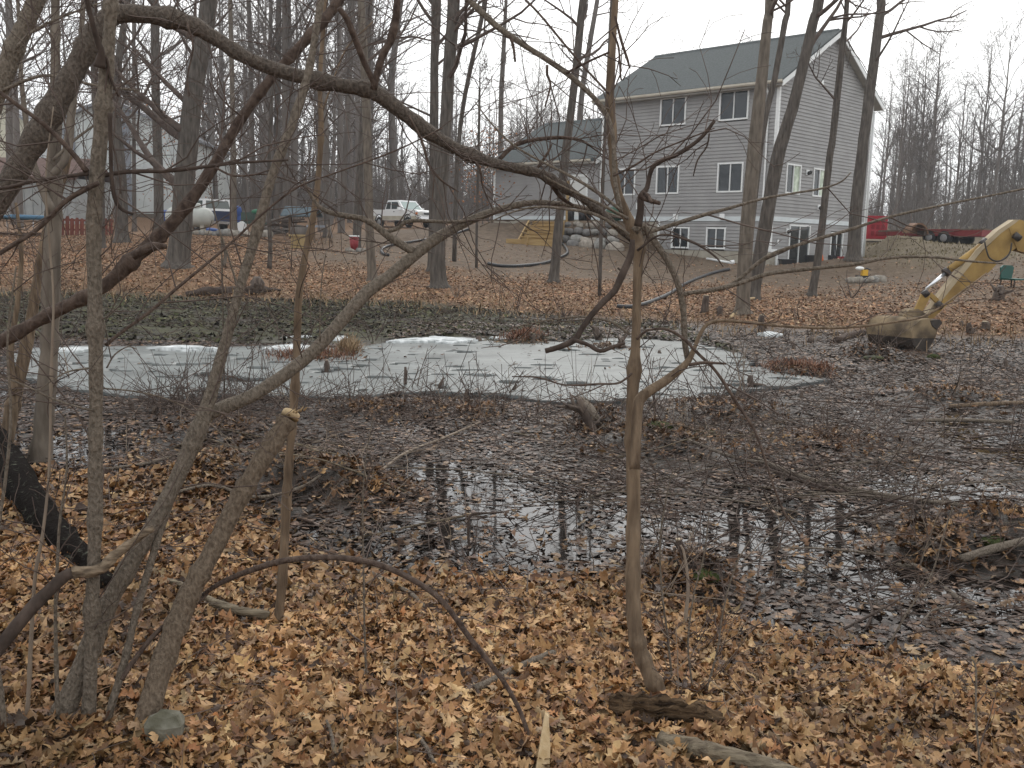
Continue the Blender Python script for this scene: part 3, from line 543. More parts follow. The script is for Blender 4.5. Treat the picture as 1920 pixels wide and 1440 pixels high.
# ---- woods: a few grown trees, copied one by one
PROTO = []
def proto(seed, Ht, r, nl, t0, lf, kids, elev, lean=.03, fork=False):
    rg = np.random.default_rng(seed); n = 9; z = np.linspace(0, Ht, n); o = np.cumsum(rg.normal(size=(n, 2))*lean*Ht/n, 0); P = np.column_stack([o, z]); R = np.linspace(r, r*.12, n); P[0] = 0
    m = MB(); PP = np.vstack([P[0]-[0, 0, .6], P]); m.tube(PP, np.concatenate([[r*1.5], R]), 7, cap=False, rough=.04, rng=rg)
    c = MB(); limbs(c, P, R, rg, nl, t0, 1, lf, kids, elev, .012, (.3, .6), .2, .07)
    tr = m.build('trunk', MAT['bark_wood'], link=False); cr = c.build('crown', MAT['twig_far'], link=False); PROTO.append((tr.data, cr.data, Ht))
for sd_i in range(4): proto(40+sd_i, 22, .19, 22, .22, lambda t: 3.6*(1.25-.75*t), (0, 5, 4), (.25, 1.0))
for sd_i in range(3): proto(60+sd_i, 20, .22, 18, .30, lambda t: 6.2*(1.15-.6*t), (0, 6, 5), (.55, 1.15))
for sd_i in range(3): proto(80+sd_i, 10, .06, 26, .08, lambda t: 2.1*(1.2-.8*t), (0, 5, 4), (.2, .9), .06)
def plant(i, x, y, s, rz, nm, label, cat, group):
    tr, cr, H = PROTO[i]; th = bpy.data.objects.new(nm, None); COL.objects.link(th); th.location = (x, y, gz(x, y)-.02); th.rotation_euler = (0, 0, rz); th.scale = (s, s, s*(.9+.2*((i*7+int(x*10)) % 5)/5)); th.empty_display_size = .2; tag(th, label, cat, group)
    for nm2, d in (('trunk', tr), ('crown', cr)):
        o = bpy.data.objects.new(nm2, d); COL.objects.link(o); o.parent = th
rgW = np.random.default_rng(23); placed = []
def zone(n, u0, u1, Y0, Y1, pick, smin, smax, labels, group, gap=1.1):
    k = 0; tries = 0
    while k < n and tries < n*40:
        tries += 1; Y = math.sqrt(rgW.uniform(Y0*Y0, Y1*Y1)); u = rgW.uniform(u0, u1); x = (u-960)/FPX*Y
        a = -(x-11)*.7071+(Y-42)*.7071; q = (x-11)*.7071+(Y-42)*.7071
        if -1.5 < a < 19.5 and -4 < q < 12: continue
        if 680 < u < 835 and Y < 80: continue
        if 285 < u < 455 and Y < 70: continue
        if u < 345 and 58 < Y < 80: continue
        if u > 1600 and Y < 62: continue
        if any((x-px)**2+(Y-py)**2 < gap*gap for px, py in placed): continue
        placed.append((x, Y)); i = int(rgW.choice(pick)); s = rgW.uniform(smin, smax); thin = i >= 7
        plant(i, x, Y, s, rgW.uniform(0, 6.28), 'sapling' if thin else 'tree', labels[1 if thin else 0], 'sapling' if thin else 'tree', group[1 if thin else 0]); k += 1
ALL = list(range(10)); TALL = [0, 1, 2, 3]; MIX = [0, 1, 2, 3, 4, 5, 6]
zone(26, -90, 345, 46, 100, ALL, .75, 1.1, ('bare tree standing in the woods round the pale metal barn', 'thin bare sapling in the woods round the pale metal barn'), ('trees round the barn', 'saplings round the barn'))
zone(27, 330, 560, 48, 100, ALL, .75, 1.1, ('bare tree in the woods behind the blue pickup and the lawn furniture', 'thin bare sapling in the woods behind the blue pickup'), ('trees behind the blue pickup', 'saplings behind the blue pickup'))
zone(25, 540, 720, 52, 105, ALL, .75, 1.1, ('bare tree in the woods between the wishing well and the white pickup', 'thin bare sapling in the woods left of the white pickup'), ('trees left of the white pickup', 'saplings left of the white pickup'))
zone(24, 700, 940, 80, 120, [0, 1, 2, 3, 7, 8, 9], .55, .85, ('bare tree in the woods behind the white pickup', 'thin bare sapling in the woods behind the white pickup'), ('trees behind the white pickup', 'saplings behind the white pickup'))
zone(26, 930, 1150, 76, 125, [0, 1, 2, 3, 4, 5, 6, 8], .5, .72, ('bare tree in the woods behind the garage wing', 'thin bare sapling behind the garage wing'), ('trees behind the garage', 'saplings behind the garage'))
zone(7, 1200, 1560, 85, 120, MIX, .72, .86, ('bare treetop showing above the roof ridge of the house', 'x'), ('treetops above the house roof', 'x'))
zone(48, 1625, 2080, 72, 120, [0, 1, 4, 4, 5, 5, 6, 6, 7, 8, 9], .62, .95, ('bare tree of the woods behind the red trailer', 'thin bare sapling of the woods behind the red trailer'), ('trees behind the trailer', 'saplings behind the trailer'))
# far-off wood that reads as one mass
fw_ = MB(); n = 1150; Y = rgW.uniform(92, 190, n); u = rgW.uniform(-250, 2250, n); k = ~((u > 1140) & (u < 1640) & (Y < 165)); Y, u = Y[k], u[k]; n = len(Y)
x = (u-960)/FPX*Y; Ht = np.where(u < 1600, rgW.uniform(8, 15, n), rgW.uniform(10, 18, n))*np.where((u > 700) & (u < 1640), .75, 1); p = np.stack([x, Y, 3+.02*(Y-90)], 1); top = p+np.stack([rgW.normal(size=n)*.5, rgW.normal(size=n)*.5, Ht], 1); r = rgW.uniform(.06, .18, n)
fw_.tubes(np.stack([p, (p+top)/2+rgW.normal(size=(n, 3))*[.15, .15, 0], top], 1), np.stack([r, r*.7, np.full(n, .03)], 1), 4)
def rdir(n, e0, e1): a = rgW.uniform(0, 6.28, n); e = rgW.uniform(e0, e1, n); return np.stack([np.cos(a)*np.cos(e), np.sin(a)*np.cos(e), np.sin(e)], 1)
p, top = np.repeat(p, 18, 0), np.repeat(top, 18, 0); n = len(p); t = rgW.uniform(.08, 1, (n, 1)); q = p+(top-p)*t; d = rdir(n, .2, 1.2)*(rgW.uniform(1, 3.4, (n, 1))*(1.2-.6*t)); m1 = q+d*.5+rgW.normal(size=(n, 3))*.12
fw_.tubes(np.stack([q, m1, q+d], 1), [.035, .026, .018]); q, d = np.repeat(m1, 3, 0), np.repeat(d, 3, 0); l = np.linalg.norm(d, axis=1)[:, None]; fw_.tubes(np.stack([q, q+d*.45+rgW.normal(size=q.shape)*l*.27], 1), [.022, .014])
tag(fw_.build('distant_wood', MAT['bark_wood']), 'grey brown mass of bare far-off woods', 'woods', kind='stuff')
us = MB(); n = 5600; Y = rgW.uniform(74, 150, n); u = rgW.uniform(-250, 2250, n); x = (u-960)/FPX*Y; a = -(x-11)*.7071+(Y-42)*.7071; q = (x-11)*.7071+(Y-42)*.7071; k = ~((u < 345) & (Y < 80)) & ~((a > -2) & (a < 20) & (q > -4) & (q < 12)); x, Y = x[k], Y[k]; n = len(x)
p = np.stack([x, Y, 3+.02*(Y-80)], 1); h = rgW.uniform(1.5, 5.5, (n, 1)); d = np.concatenate([rgW.normal(size=(n, 2))*.25, np.ones((n, 1))], 1)*h; us.tubes(np.stack([p, p+d*.5+rgW.normal(size=(n, 3))*.12, p+d], 1), [.028, .022, .014])
p, d, h = np.repeat(p, 4, 0), np.repeat(d, 4, 0), np.repeat(h, 4, 0); q = p+d*rgW.uniform(.3, .9, (len(p), 1)); us.tubes(np.stack([q, q+np.concatenate([rgW.normal(size=(len(p), 2))*.5, np.full((len(p), 1), .6)], 1)*h*.3], 1), [.016, .010])
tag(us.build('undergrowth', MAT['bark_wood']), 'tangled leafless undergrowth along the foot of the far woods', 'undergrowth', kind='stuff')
# ---------------------------------------------------------------- the air: far things fade a little
hz = MB(); hz.box(-450, 450, -9.5, 402, -1.3, 40); hm = bpy.data.materials.new('haze'); hm.use_nodes = True; ht = hm.node_tree; ht.nodes.clear(); ho = ht.nodes.new('ShaderNodeOutputMaterial'); hv = ht.nodes.new('ShaderNodeVolumePrincipled'); hv.inputs['Color'].default_value = (.86, .89, .93, 1); hv.inputs['Density'].default_value = .0007; hv.inputs['Anisotropy'].default_value = .2; ht.links.new(hv.outputs[0], ho.inputs['Volume'])
tag(hz.build('haze', hm, smooth=False), kind='stuff')
# ---------------------------------------------------------------- saplings and limbs close to the camera
rgF = np.random.default_rng(77)
def trace(pts, Y0, Y1=None, m=4):
    """picture path (x, y, width) from depth Y0 to depth Y1 -> smooth points and radii in the world"""
    Y1 = Y0 if Y1 is None else Y1; n = len(pts); q = np.array(pts, float); L_ = np.concatenate([[0], np.cumsum(np.hypot(*np.diff(q[:, :2], axis=0).T))]); L_ /= L_[-1]
    P = np.array([atY(a, b, Y0+(Y1-Y0)*t) for (a, b, c), t in zip(pts, L_)]); R = np.array([c/2/FPX*(Y0+(Y1-Y0)*t)*1.02 for (a, b, c), t in zip(pts, L_)])
    Ps = spline(P, m); return Ps, np.interp(np.linspace(0, n-1, len(Ps)), np.arange(n), R)
def twigs(mb, P, R, n, ln, rg, t0=.1, t1=1, r=.0021, sub=3, up=.03, wob=.42, ang=(.4, 1.0)):
    for j in range(n):
        t = t0+(t1-t0)*(j+rg.random())/n; q, ax, i = along(P, t); s = np.cross(ax, rv(rg)); s /= np.linalg.norm(s); a = rg.uniform(*ang); d = ax*math.cos(a)+s*math.sin(a); d[1] *= .6
        grow(mb, q, d, ln*rg.uniform(.3, 1.05), min(r*rg.uniform(.7, 1.3), R[i]*.8), 2, rg, (0, 0, sub), wob, up, .0011, (6, 5, 4, 3), .2, (.4, .95), (.3, .6))
def close_tree(nm, label, cat, main, Y0, Y1, bm, branches=(), ntw=10, tl=.5, seed=1, ground_=False, tw='twig', k=14, bmat=None, t0=.15, rough=.025):
    rg = np.random.default_rng(seed); P, R = trace(main, Y0, Y1, 8)
    if ground_:
        z = gz(P[0][0], P[0][1])-.06
        if P[0][2] > z: P = np.vstack([[P[0][0], P[0][1], z], P]); R = np.concatenate([[R[0]*1.1], R])
    L_ = np.linspace(0, 1, len(P)); R = R*(1+.10*np.interp(L_*40, np.arange(41), rg.normal(size=41)*.45))
    for kn in rg.random(max(3, len(P)//7)): R = R*(1+.22*np.exp(-((L_-kn)/.008)**2))
    th = thing(nm, label, cat, P[0], local=False); m = MB(); m.tube(P, R, k, rough=rough, rng=rg); m.build('trunk', MAT[bm], th); c = MB()
    if ntw: twigs(c, P, R, ntw, tl, rg, t0)
    for b in branches:
        pts, a, bb, nt_ = b[:4]; Pb, Rb = trace(pts, a, bb); m = MB(); m.tube(Pb, Rb, 9, rough=rough, rng=rg); m.build('branch', MAT[b[4] if len(b) > 4 else (bmat or bm)], th)
        if nt_: twigs(c, Pb, Rb, nt_, b[5] if len(b) > 5 else tl, rg)
    if c.n: c.build('crown', MAT[tw], th)
    return th
close_tree('tree', 'grey brown trunk arching over the whole upper left, bent down towards the middle', 'tree',
 [(-430,1000,56),(-260,760,50),(-110,540,44),(0,372,40),(60,272,38),(100,202,38),(140,132,37),(180,62,36),(215,28,35),(280,28,31),(350,42,27),(410,76,24),(470,112,23),(550,140,24),(640,160,25),(700,172,27),(760,215,24),(820,258,22),(880,290,19),(950,312,17),(1010,325,16),(1060,353,15),(1110,385,14),(1160,428,12),(1205,470,9)], 2.7, 3.35, 'bark_arch',
 [([(700,168,13),(715,110,13),(735,70,14),(743,30,13),(746,-30,12)], 3.1, 3.1, 4, 'bark_brown'), ([(702,158,10),(680,110,11),(665,70,12),(650,35,11),(635,15,9)], 3.1, 3.0, 2, 'bark_brown'),
  ([(930,305,8),(970,270,8),(1040,258,7),(1085,262,5),(1110,275,4)], 3.3, 3.4, 8, 'bark_brown'), ([(1000,325,6),(1025,290,5),(1035,270,3)], 3.3, 3.3, 2, 'bark_brown'), ([(1030,340,9),(1052,370,8),(1075,385,5)], 3.3, 3.35, 1, 'bark_brown'),
  ([(765,216,5),(790,262,5),(805,310,5),(830,340,4),(860,360,2)], 3.15, 3.2, 5), ([(880,292,4),(900,318,4),(905,350,3),(925,395,2)], 3.2, 3.2, 3), ([(350,42,4),(362,90,3),(352,140,2),(355,180,2)], 2.9, 2.9, 2)],
 30, .5, 3, k=16, bmat='bark_brown')
close_tree('tree', 'dark brown trunk slanting from the left edge to the top centre, with a stub', 'tree',
 [(-330,980,30),(-210,760,28),(0,642,24),(100,586,23),(190,540,23),(250,486,24),(300,442,26),(350,386,22),(400,312,20),(450,226,18),(510,145,17),(560,90,17),(610,35,18),(650,-20,17)], 3.0, 3.5, 'bark_brown',
 [([(250,480,16),(285,463,18),(312,462,9)], 3.1, 3.1, 0), ([(455,220,4),(420,190,3),(395,155,2)], 3.3, 3.3, 2), ([(400,312,4),(440,330,4),(500,327,3),(560,345,2)], 3.3, 3.3, 5)], 18, .45, 4)
close_tree('sapling', 'straight grey sapling stem rising the full height of the left side', 'sapling',
 [(164,1470,28),(165,1380,27),(170,1250,25),(172,1150,24),(178,1000,25),(179,850,24),(180,700,26),(178,560,25),(176,420,27),(182,330,27),(190,240,27),(200,130,24),(207,30,22),(210,-40,21)], 2.55, 2.6, 'bark_sapling',
 [([(163,322,11),(133,284,9),(83,234,8),(12,182,7),(-60,130,6)], 2.55, 2.5, 4, 'bark_brown'), ([(165,325,8),(130,330,7),(60,340,7),(20,350,6),(-50,362,5)], 2.55, 2.6, 8, 'bark_dark'),
  ([(187,330,8),(240,322,8),(320,320,7),(390,312,6),(450,305,5),(540,300,4)], 2.6, 2.8, 10, 'bark_dark'), ([(185,343,9),(160,355,10),(120,380,9),(70,430,8),(0,475,8),(-60,520,7)], 2.55, 2.5, 8, 'bark_brown'),
  ([(158,-30,9),(163,0,9),(175,50,9),(184,80,11),(190,98,12),(187,125,22)], 2.5, 2.56, 1, 'bark_dark'), ([(186,98,6),(200,110,5),(205,140,5),(222,180,4)], 2.55, 2.6, 2, 'bark_dark'),
  ([(198,648,7),(225,625,6),(280,585,6),(332,540,6),(420,467,5),(500,394,4),(560,350,4),(621,327,3),(738,284,3),(830,240,2)], 2.6, 3.0, 9, 'bark_brown'),
  ([(206,212,8),(207,260,7),(209,330,7),(215,370,8),(228,392,7),(250,402,4)], 2.55, 2.6, 5, 'bark_dark'), ([(200,690,3),(215,665,3),(240,650,2),(256,655,2)], 2.6, 2.6, 2), ([(168,690,4),(120,700,3),(60,740,2)], 2.55, 2.5, 4),
  ([(190,728,3),(260,735,3),(330,755,3),(400,800,2),(470,860,2)], 2.6, 2.7, 4), ([(175,770,4),(110,752,4),(40,720,3),(-40,690,3)], 2.55, 2.5, 3)], 16, .5, 5)
close_tree('sapling', 'leaning grey stem with one long smooth limb bowing up to the right across the pond', 'sapling',
 [(55,1480,44),(90,1400,42),(150,1262,38),(200,1140,34),(240,1065,31),(300,960,30),(340,880,29),(368,815,29),(392,750,26),(420,650,20),(450,540,18),(480,440,18),(510,330,16),(545,240,14),(575,150,13),(592,60,12),(606,-30,10)], 2.5, 3.1, 'bark_sapling',
 [([(378,790,22),(400,772,27),(440,756,26),(480,738,25),(540,698,24),(590,657,24),(640,602,24),(690,547,24),(730,518,23),(790,468,22),(830,440,20),(880,414,16),(940,392,13),(1000,380,11),(1060,384,9),(1120,395,7),(1170,410,4)], 2.85, 3.5, 12),
  ([(776,472,15),(752,458,15),(730,444,14),(705,424,12),(680,410,11),(645,404,10),(612,396,9),(590,378,7),(570,340,4)], 3.2, 3.2, 9), ([(720,436,8),(745,428,8),(770,414,7),(850,416,6),(900,408,4),(960,390,3)], 3.2, 3.3, 4),
  ([(600,640,3),(600,580,2),(604,520,2),(612,470,2)], 3.0, 3.0, 1)], 16, .55, 6)
close_tree('sapling', 'slim stem leaning beside the long limbed sapling, lower left', 'sapling', [(182,1470,15),(205,1340,15),(225,1270,16),(240,1215,15),(255,1150,14),(290,1030,14),(320,940,13),(345,870,11),(372,800,8)], 2.5, 2.8, 'bark_sapling', [([(228,1275,9),(250,1240,10),(300,1180,9),(370,1130,8),(390,1112,6)], 2.55, 2.75, 0, 'bark_brown')], 0, .3, 7)
ct = close_tree('cut_sapling', 'thick leaning stem sawn off at a slant with a fresh pale cut end', 'cut stem', [(240,1500,50),(262,1400,47),(300,1260,43),(350,1125,40),(400,1030,36),(450,932,35),(500,848,35),(540,786,37)], 2.45, 2.9, 'bark_warm', [], 0, seed=8, k=18)
P, R = trace([(500,848,35),(540,786,37),(546,776,37)], 2.8, 2.9); m = MB(); a_ = P[-1]-P[-3]; a_ /= np.linalg.norm(a_)
m.tube([P[-1]-a_*.012, P[-1]+a_*.004, P[-1]+a_*.006], [.0285, .0275, .018], 18); m.build('cut_face', MAT['cut_wood'], ct)
m = MB()
for k in range(5): q = P[-1]+np.array([.012*k-.004, -.02, .004*k]); m.tube([q, q+np.array([.012, -.01, .012+.006*(k % 2)])], [.004, .0008], 4)
m.build('splinter', MAT['cut_wood'], ct)
g7 = hit(522, 1172)
close_tree('sapling', 'slim upright sapling left of centre, rooted in the leaves and crossing the bowed limb', 'sapling', [(520,1178,19),(530,1080,17),(536,960,17),(543,850,16),(552,740,15),(557,640,14),(560,560,13),(572,480,12),(585,420,11),(596,340,10),(602,250,9),(600,150,8),(606,60,7),(612,-20,6)], g7[1], g7[1]+.15, 'bark_olive', [([(604,210,4),(625,150,3),(650,90,3),(700,40,2)], 4.3, 4.4, 3)], 16, .7, 9, ground_=True)
gS = hit(1238, 1312); yS = gS[1]
close_tree('tree', 'central sapling with an orange brown bent trunk, swollen at its fork and spreading thin branches', 'tree',
 [(1243,1322,36),(1232,1292,33),(1212,1250,30),(1196,1205,29),(1188,1150,28),(1187,1060,27),(1188,960,26),(1187,880,27),(1183,810,22),(1186,740,19),(1192,640,17),(1195,540,17),(1197,470,20),(1190,436,24),(1172,398,18),(1158,360,15),(1150,310,14),(1147,240,14),(1144,170,13),(1149,80,12),(1154,0,11),(1158,-60,10)], yS, yS+.25, 'bark_olive',
 [([(1190,880,20),(1193,810,20),(1196,762,21),(1206,742,20),(1250,712,17),(1288,680,13),(1302,652,8),(1318,617,7),(1343,602,6),(1407,605,6),(1460,611,5),(1548,615,5),(1612,612,5),(1676,604,4),(1740,590,4),(1813,540,4),(1850,512,3)], yS, yS+.3, 5),
  ([(1190,434,16),(1205,424,14),(1225,450,13),(1252,490,12),(1272,535,12),(1282,590,11),(1284,640,11),(1290,676,12)], yS+.1, yS+.1, 1, 'bark_sapling'),
  ([(1280,552,9),(1300,548,8),(1340,543,9),(1390,530,8),(1437,514,8),(1480,508,8),(1538,502,7),(1600,496,6),(1670,483,6),(1748,482,5),(1820,490,4),(1880,494,3)], yS+.1, yS-.1, 3, 'bark_sapling'),
  ([(1340,545,5),(1378,529,7),(1437,482,7),(1510,455,6),(1592,431,6),(1650,412,5),(1709,397,5),(1810,376,4),(1919,354,4),(1990,335,3)], yS+.1, yS-.1, 3, 'bark_sapling'),
  ([(1205,438,9),(1240,428,8),(1287,413,8),(1330,400,7),(1365,391,6),(1429,373,5),(1490,362,4),(1538,354,4),(1575,342,3),(1596,323,2)], yS+.1, yS, 2, 'bark_sapling'),
  ([(1196,424,15),(1201,396,13),(1202,370,13),(1213,352,9),(1218,330,8),(1225,312,9),(1243,300,9),(1269,290,8),(1303,268,7),(1322,250,7),(1340,226,6)], yS+.05, yS, 3, 'bark_dark'), ([(1201,366,12),(1214,374,10),(1237,381,7)], yS, yS-.05, 0, 'bark_brown'), ([(1206,360,6),(1216,368,8),(1222,380,5)], yS, yS-.06, 0, 'bark_brown'),
  ([(1330,250,3),(1325,275,3),(1308,300,3),(1300,330,2)], yS, yS, 1, 'bark_dark'), ([(1186,450,9),(1182,480,13),(1166,516,14),(1152,545,12),(1131,566,12),(1108,592,11),(1090,618,11),(1077,637,12),(1050,650,11),(1023,658,10)], yS, yS-.1, 0, 'bark_dark'),
  ([(1077,638,8),(1100,645,7),(1125,658,8),(1150,650,7),(1172,643,5)], yS-.1, yS-.1, 2, 'bark_dark', .12), ([(1167,510,4),(1158,502,3)], yS, yS, 0, 'bark_dark'),
  ([(1182,628,5),(1160,612,5),(1139,601,4),(1088,594,4),(1046,598,3),(1008,604,3),(955,616,2)], yS+.1, yS+.15, 3, 'bark_sapling'),
  ([(1194,636,5),(1204,626,5),(1216,619,4),(1247,617,5),(1279,633,6),(1311,665,6),(1343,697,6),(1382,757,6),(1417,812,5),(1449,907,4),(1470,960,4),(1500,1005,3)], yS+.1, yS-.1, 3, 'bark_brown'),
  ([(1292,684,7),(1320,680,6),(1362,682,4)], yS, yS, 0, 'bark_brown'), ([(1185,700,4),(1160,718,4),(1120,720,4),(1060,722,3),(1010,708,3),(960,706,2)], yS, yS-.1, 1, 'bark_brown'),
  ([(1165,400,8),(1152,330,8),(1150,260,8),(1134,209,9),(1100,170,9),(1062,137,10),(1020,108,10),(997,94,10),(939,55,11),(899,19,11),(860,-20,11)], yS+.1, yS+.3, 3, 'bark_sapling'),
  ([(1142,176,4),(1110,142,4),(1090,120,4),(1060,85,4),(1010,25,4),(970,-15,4)], yS+.1, yS+.3, 2, 'bark_brown'), ([(1062,137,5),(1090,122,4),(1115,110,4),(1142,98,4)], yS+.2, yS+.1, 1, 'bark_brown'),
  ([(1148,60,4),(1160,90,4),(1165,150,3),(1180,125,2)], yS, yS, 1, 'bark_brown'), ([(1153,30,4),(1166,80,5),(1176,110,5),(1181,128,3)], yS, yS, 1, 'bark_brown'), ([(1026,122,5),(1026,140,5),(1032,160,4),(1022,200,3)], yS, yS, 2, 'bark_brown'), ([(955,66,6),(962,85,5),(966,116,4)], yS+.2, yS+.2, 0, 'bark_brown'),
  ([(1180,440,6),(1150,420,6),(1110,400,6),(1060,392,5),(1010,388,4),(960,398,3),(900,425,2)], yS, yS, 3, 'bark_sapling'), ([(1165,395,6),(1120,360,6),(1060,325,5),(1010,300,4),(960,270,4),(920,230,3),(890,190,2)], yS, yS+.1, 3, 'bark_sapling'), ([(1178,410,6),(1120,380,5),(1060,352,4),(1020,330,3)], yS, yS-.1, 2, 'bark_sapling'),
  ([(1150,330,4),(1190,310,4),(1230,285,3),(1290,260,3),(1340,240,2)], yS, yS-.1, 2, 'bark_brown'), ([(1195,470,5),(1240,440,4),(1300,455,4),(1340,480,4),(1356,500,2)], yS, yS-.1, 2, 'bark_dark')],
 14, .5, 10, ground_=True, k=18, t0=.45)
# trees standing in the wet ground at the left
gB = hit(76, 868)
close_tree('tree', 'tan trunk with a dark wet foot standing in the dark water on the left', 'tree', [(74,875,46),(80,820,36),(88,720,33),(94,620,31),(97,480,30),(101,380,27),(102,280,24),(103,180,18),(104,80,15),(104,-20,13)], gB[1], gB[1]+.2, 'bark_tan', [([(99,400,16),(70,330,12),(52,250,10),(40,150,8),(36,50,6),(33,-20,5)], gB[1], gB[1]+.2, 8), ([(98,330,14),(125,290,14),(135,200,13),(150,90,10),(158,-20,8)], gB[1], gB[1]+.3, 8), ([(100,300,6),(140,262,5),(172,238,4),(215,200,3)], gB[1], gB[1]+.2, 5)], 30, 1.3, 12, ground_=True, k=16)
gC = hit(12, 842)
close_tree('tree', 'brown leaning trunk at the left edge, behind the tan trunk in the dark water', 'tree', [(8,852,26),(24,760,24),(45,670,22),(62,580,18),(74,500,16),(92,420,14),(118,330,16),(128,270,16),(136,180,13),(142,80,10)], gC[1], gC[1]+.3, 'bark_olive', [([(30,740,12),(20,660,11),(34,560,9),(40,470,8),(30,380,5)], gC[1], gC[1], 6)], 22, 1.2, 13, ground_=True)
close_tree('tree', 'leaning grey trunk crossing the top left corner', 'tree', [(-250,780,50),(-120,470,44),(-40,260,38),(0,160,34),(25,95,31),(55,30,30),(85,-40,30)], 4.0, 4.2, 'bark_sapling', [([(30,90,6),(60,60,5),(120,30,4),(190,5,3)], 4.1, 4.2, 8), ([(5,170,7),(50,150,6),(95,142,5),(180,160,4),(260,170,3)], 4.1, 4.1, 8)], 22, .9, 14)
# thin shoots rising from the leaves, each its own
SH = [([(40,1445,9),(52,1320,8),(58,1200,8),(66,1080,7),(80,1000,6),(92,880,5),(96,700,5),(100,560,4),(92,450,4),(86,330,3),(100,200,2)], 2.5, 'pale crooked shoot rising at the far left beside the sloping dark log'),
 ([(110,1445,8),(107,1300,8),(104,1150,7),(108,1050,6),(112,980,5),(125,880,4),(122,780,3)], 2.5, 'thin brown shoot just left of the straight grey stem'),
 ([(688,1285,5),(684,1200,4),(682,1080,4),(680,950,3),(686,860,2),(700,780,2)], None, 'thin bare shoot standing in the leaves left of centre'), ([(1262,1290,5),(1250,1180,4),(1240,1100,4),(1238,1010,4),(1250,930,3),(1262,880,2)], None, 'upright shoot right beside the foot of the central sapling'),
 ([(1300,1300,4),(1290,1210,4),(1300,1120,3),(1320,1040,3),(1330,960,2)], None, 'shoot leaning right beside the foot of the central sapling'), ([(1283,1180,7),(1290,1100,7),(1283,1040,5),(1276,1022,4)], None, 'broken pale sprout with a snapped tip right of the central sapling'),
 ([(1320,1310,4),(1345,1220,4),(1355,1150,3),(1380,1060,3),(1420,990,2)], None, 'long thin shoot leaning over the mossy hummock'), ([(1838,1445,4),(1830,1340,4),(1828,1245,4),(1800,1238,2)], None, 'short hooked shoot in the leaves at the lower right'),
 ([(1650,1240,4),(1700,1150,4),(1745,1080,3),(1770,1000,3),(1790,940,2)], None, 'long stem leaning right out of the wet leaves on the right'), ([(745,1440,3),(745,1340,3),(742,1280,2)], None, 'short twig standing in the leaves at the bottom, left of centre'),
 ([(15,1445,11),(5,1330,10),(-8,1200,9),(-10,1050,8),(10,900,6),(20,780,5),(14,640,4),(30,500,3)], 2.4, 'brown shoot hugging the left edge'), ([(630,1440,9),(622,1380,7),(612,1350,5)], None, 'short thick stub in the leaves at the bottom left of centre'),
 ([(415,440,3),(440,520,4),(448,560,5)], 9.0, 'thin dead shoot over the far mud left of the bowed limb'), ([(900,1040,4),(882,1030,5),(878,990,5),(884,965,5),(915,962,4),(945,960,3)], None, 'black hooked stick standing in the shallow water in the middle')]
for k, (p, Yd, lab) in enumerate(SH):
    Y = Yd or hit(p[0][0], p[0][1])[1]; close_tree('shoot', lab, 'shoot', p, Y, Y+.1, 'bark_dark' if 'black' in lab else 'twig_pale' if 'pale' in lab else 'bark_sapling', [], 6 if k not in (5, 9, 11, 13) else 0, .3 if Y < 6 else .8, 100+k, ground_=True, k=7)
# logs, broken branches and sticks on the ground
def log(nm, label, pts, mt, cat='log', seed=0, lift=0, cap=None, tw=0, k=14, rough=.07, grp=None):
    """pts: picture places on the ground with widths"""
    rg = np.random.default_rng(seed); P = []; R = []
    for u, v, w, *hz in pts:
        g = hit(u, v); r = w/2/FPX*g[1]; P.append(g+[0, 0, r*.6+(hz[0] if hz else 0)+lift]); R.append(r)
    Ps = spline(P, 4); Rs = np.interp(np.linspace(0, len(R)-1, len(Ps)), np.arange(len(R)), R); m = MB(); m.tube(Ps, Rs, k, rough=rough, rng=rg)
    if tw: twigs(m, Ps, Rs, tw, .35, rg, r=.003)
    o = m.build(nm, MAT[mt], None, Ps[0]); tag(o, label, cat, grp)
    if cap:
        for e, s in ((0, -1), (-1, 1)):
            a = Ps[e]-Ps[e-1 if e else 1]; a /= np.linalg.norm(a)+1e-9; m = MB(); m.tube([Ps[e]-a*.01, Ps[e]+a*.006], [Rs[e]*.93, Rs[e]*.88], k); m.build('cut_face', MAT[cap], o)
    return o
log('log', 'dark lichen-spotted log sloping down from the left edge behind the straight grey stem', [(-40,850,70,.1),(10,895,62,.06),(60,960,58,.02),(110,1020,52),(160,1070,48),(208,1118,40)], 'bark_lichen', seed=1, rough=.13, k=20)
log('log', 'rotten dark crumbling log lying below the foot of the central sapling', [(1145,1345,38),(1185,1350,44),(1230,1358,48),(1290,1365,44),(1350,1372,30)], 'rotten_wood', seed=2, rough=.3, lift=.022, k=20)
log('log', 'weathered grey log at the bottom edge right of centre', [(1235,1408,34),(1290,1420,40),(1350,1438,44),(1430,1462,46),(1500,1480,40)], 'bark_log', seed=3, lift=.012, rough=.10)
log('log', 'thin tan log half buried in leaves left of the slim upright sapling', [(290,1098,15),(340,1112,15),(390,1140,18),(440,1160,20),(505,1170,18)], 'bark_log', seed=4, lift=.02)
log('log', 'dark mossy log lying at the far edge of the mud left of the bowed limb', [(350,556,10),(392,553,19),(425,551,15),(470,551,17),(505,547,9),(530,546,4)], 'bark_dark', seed=5, rough=.22)
log('log', 'reddish brown log lying left of the excavator bucket', [(1568,642,13),(1590,636,15),(1618,628,13)], 'bark_brown', seed=6, cap='bark_dark')
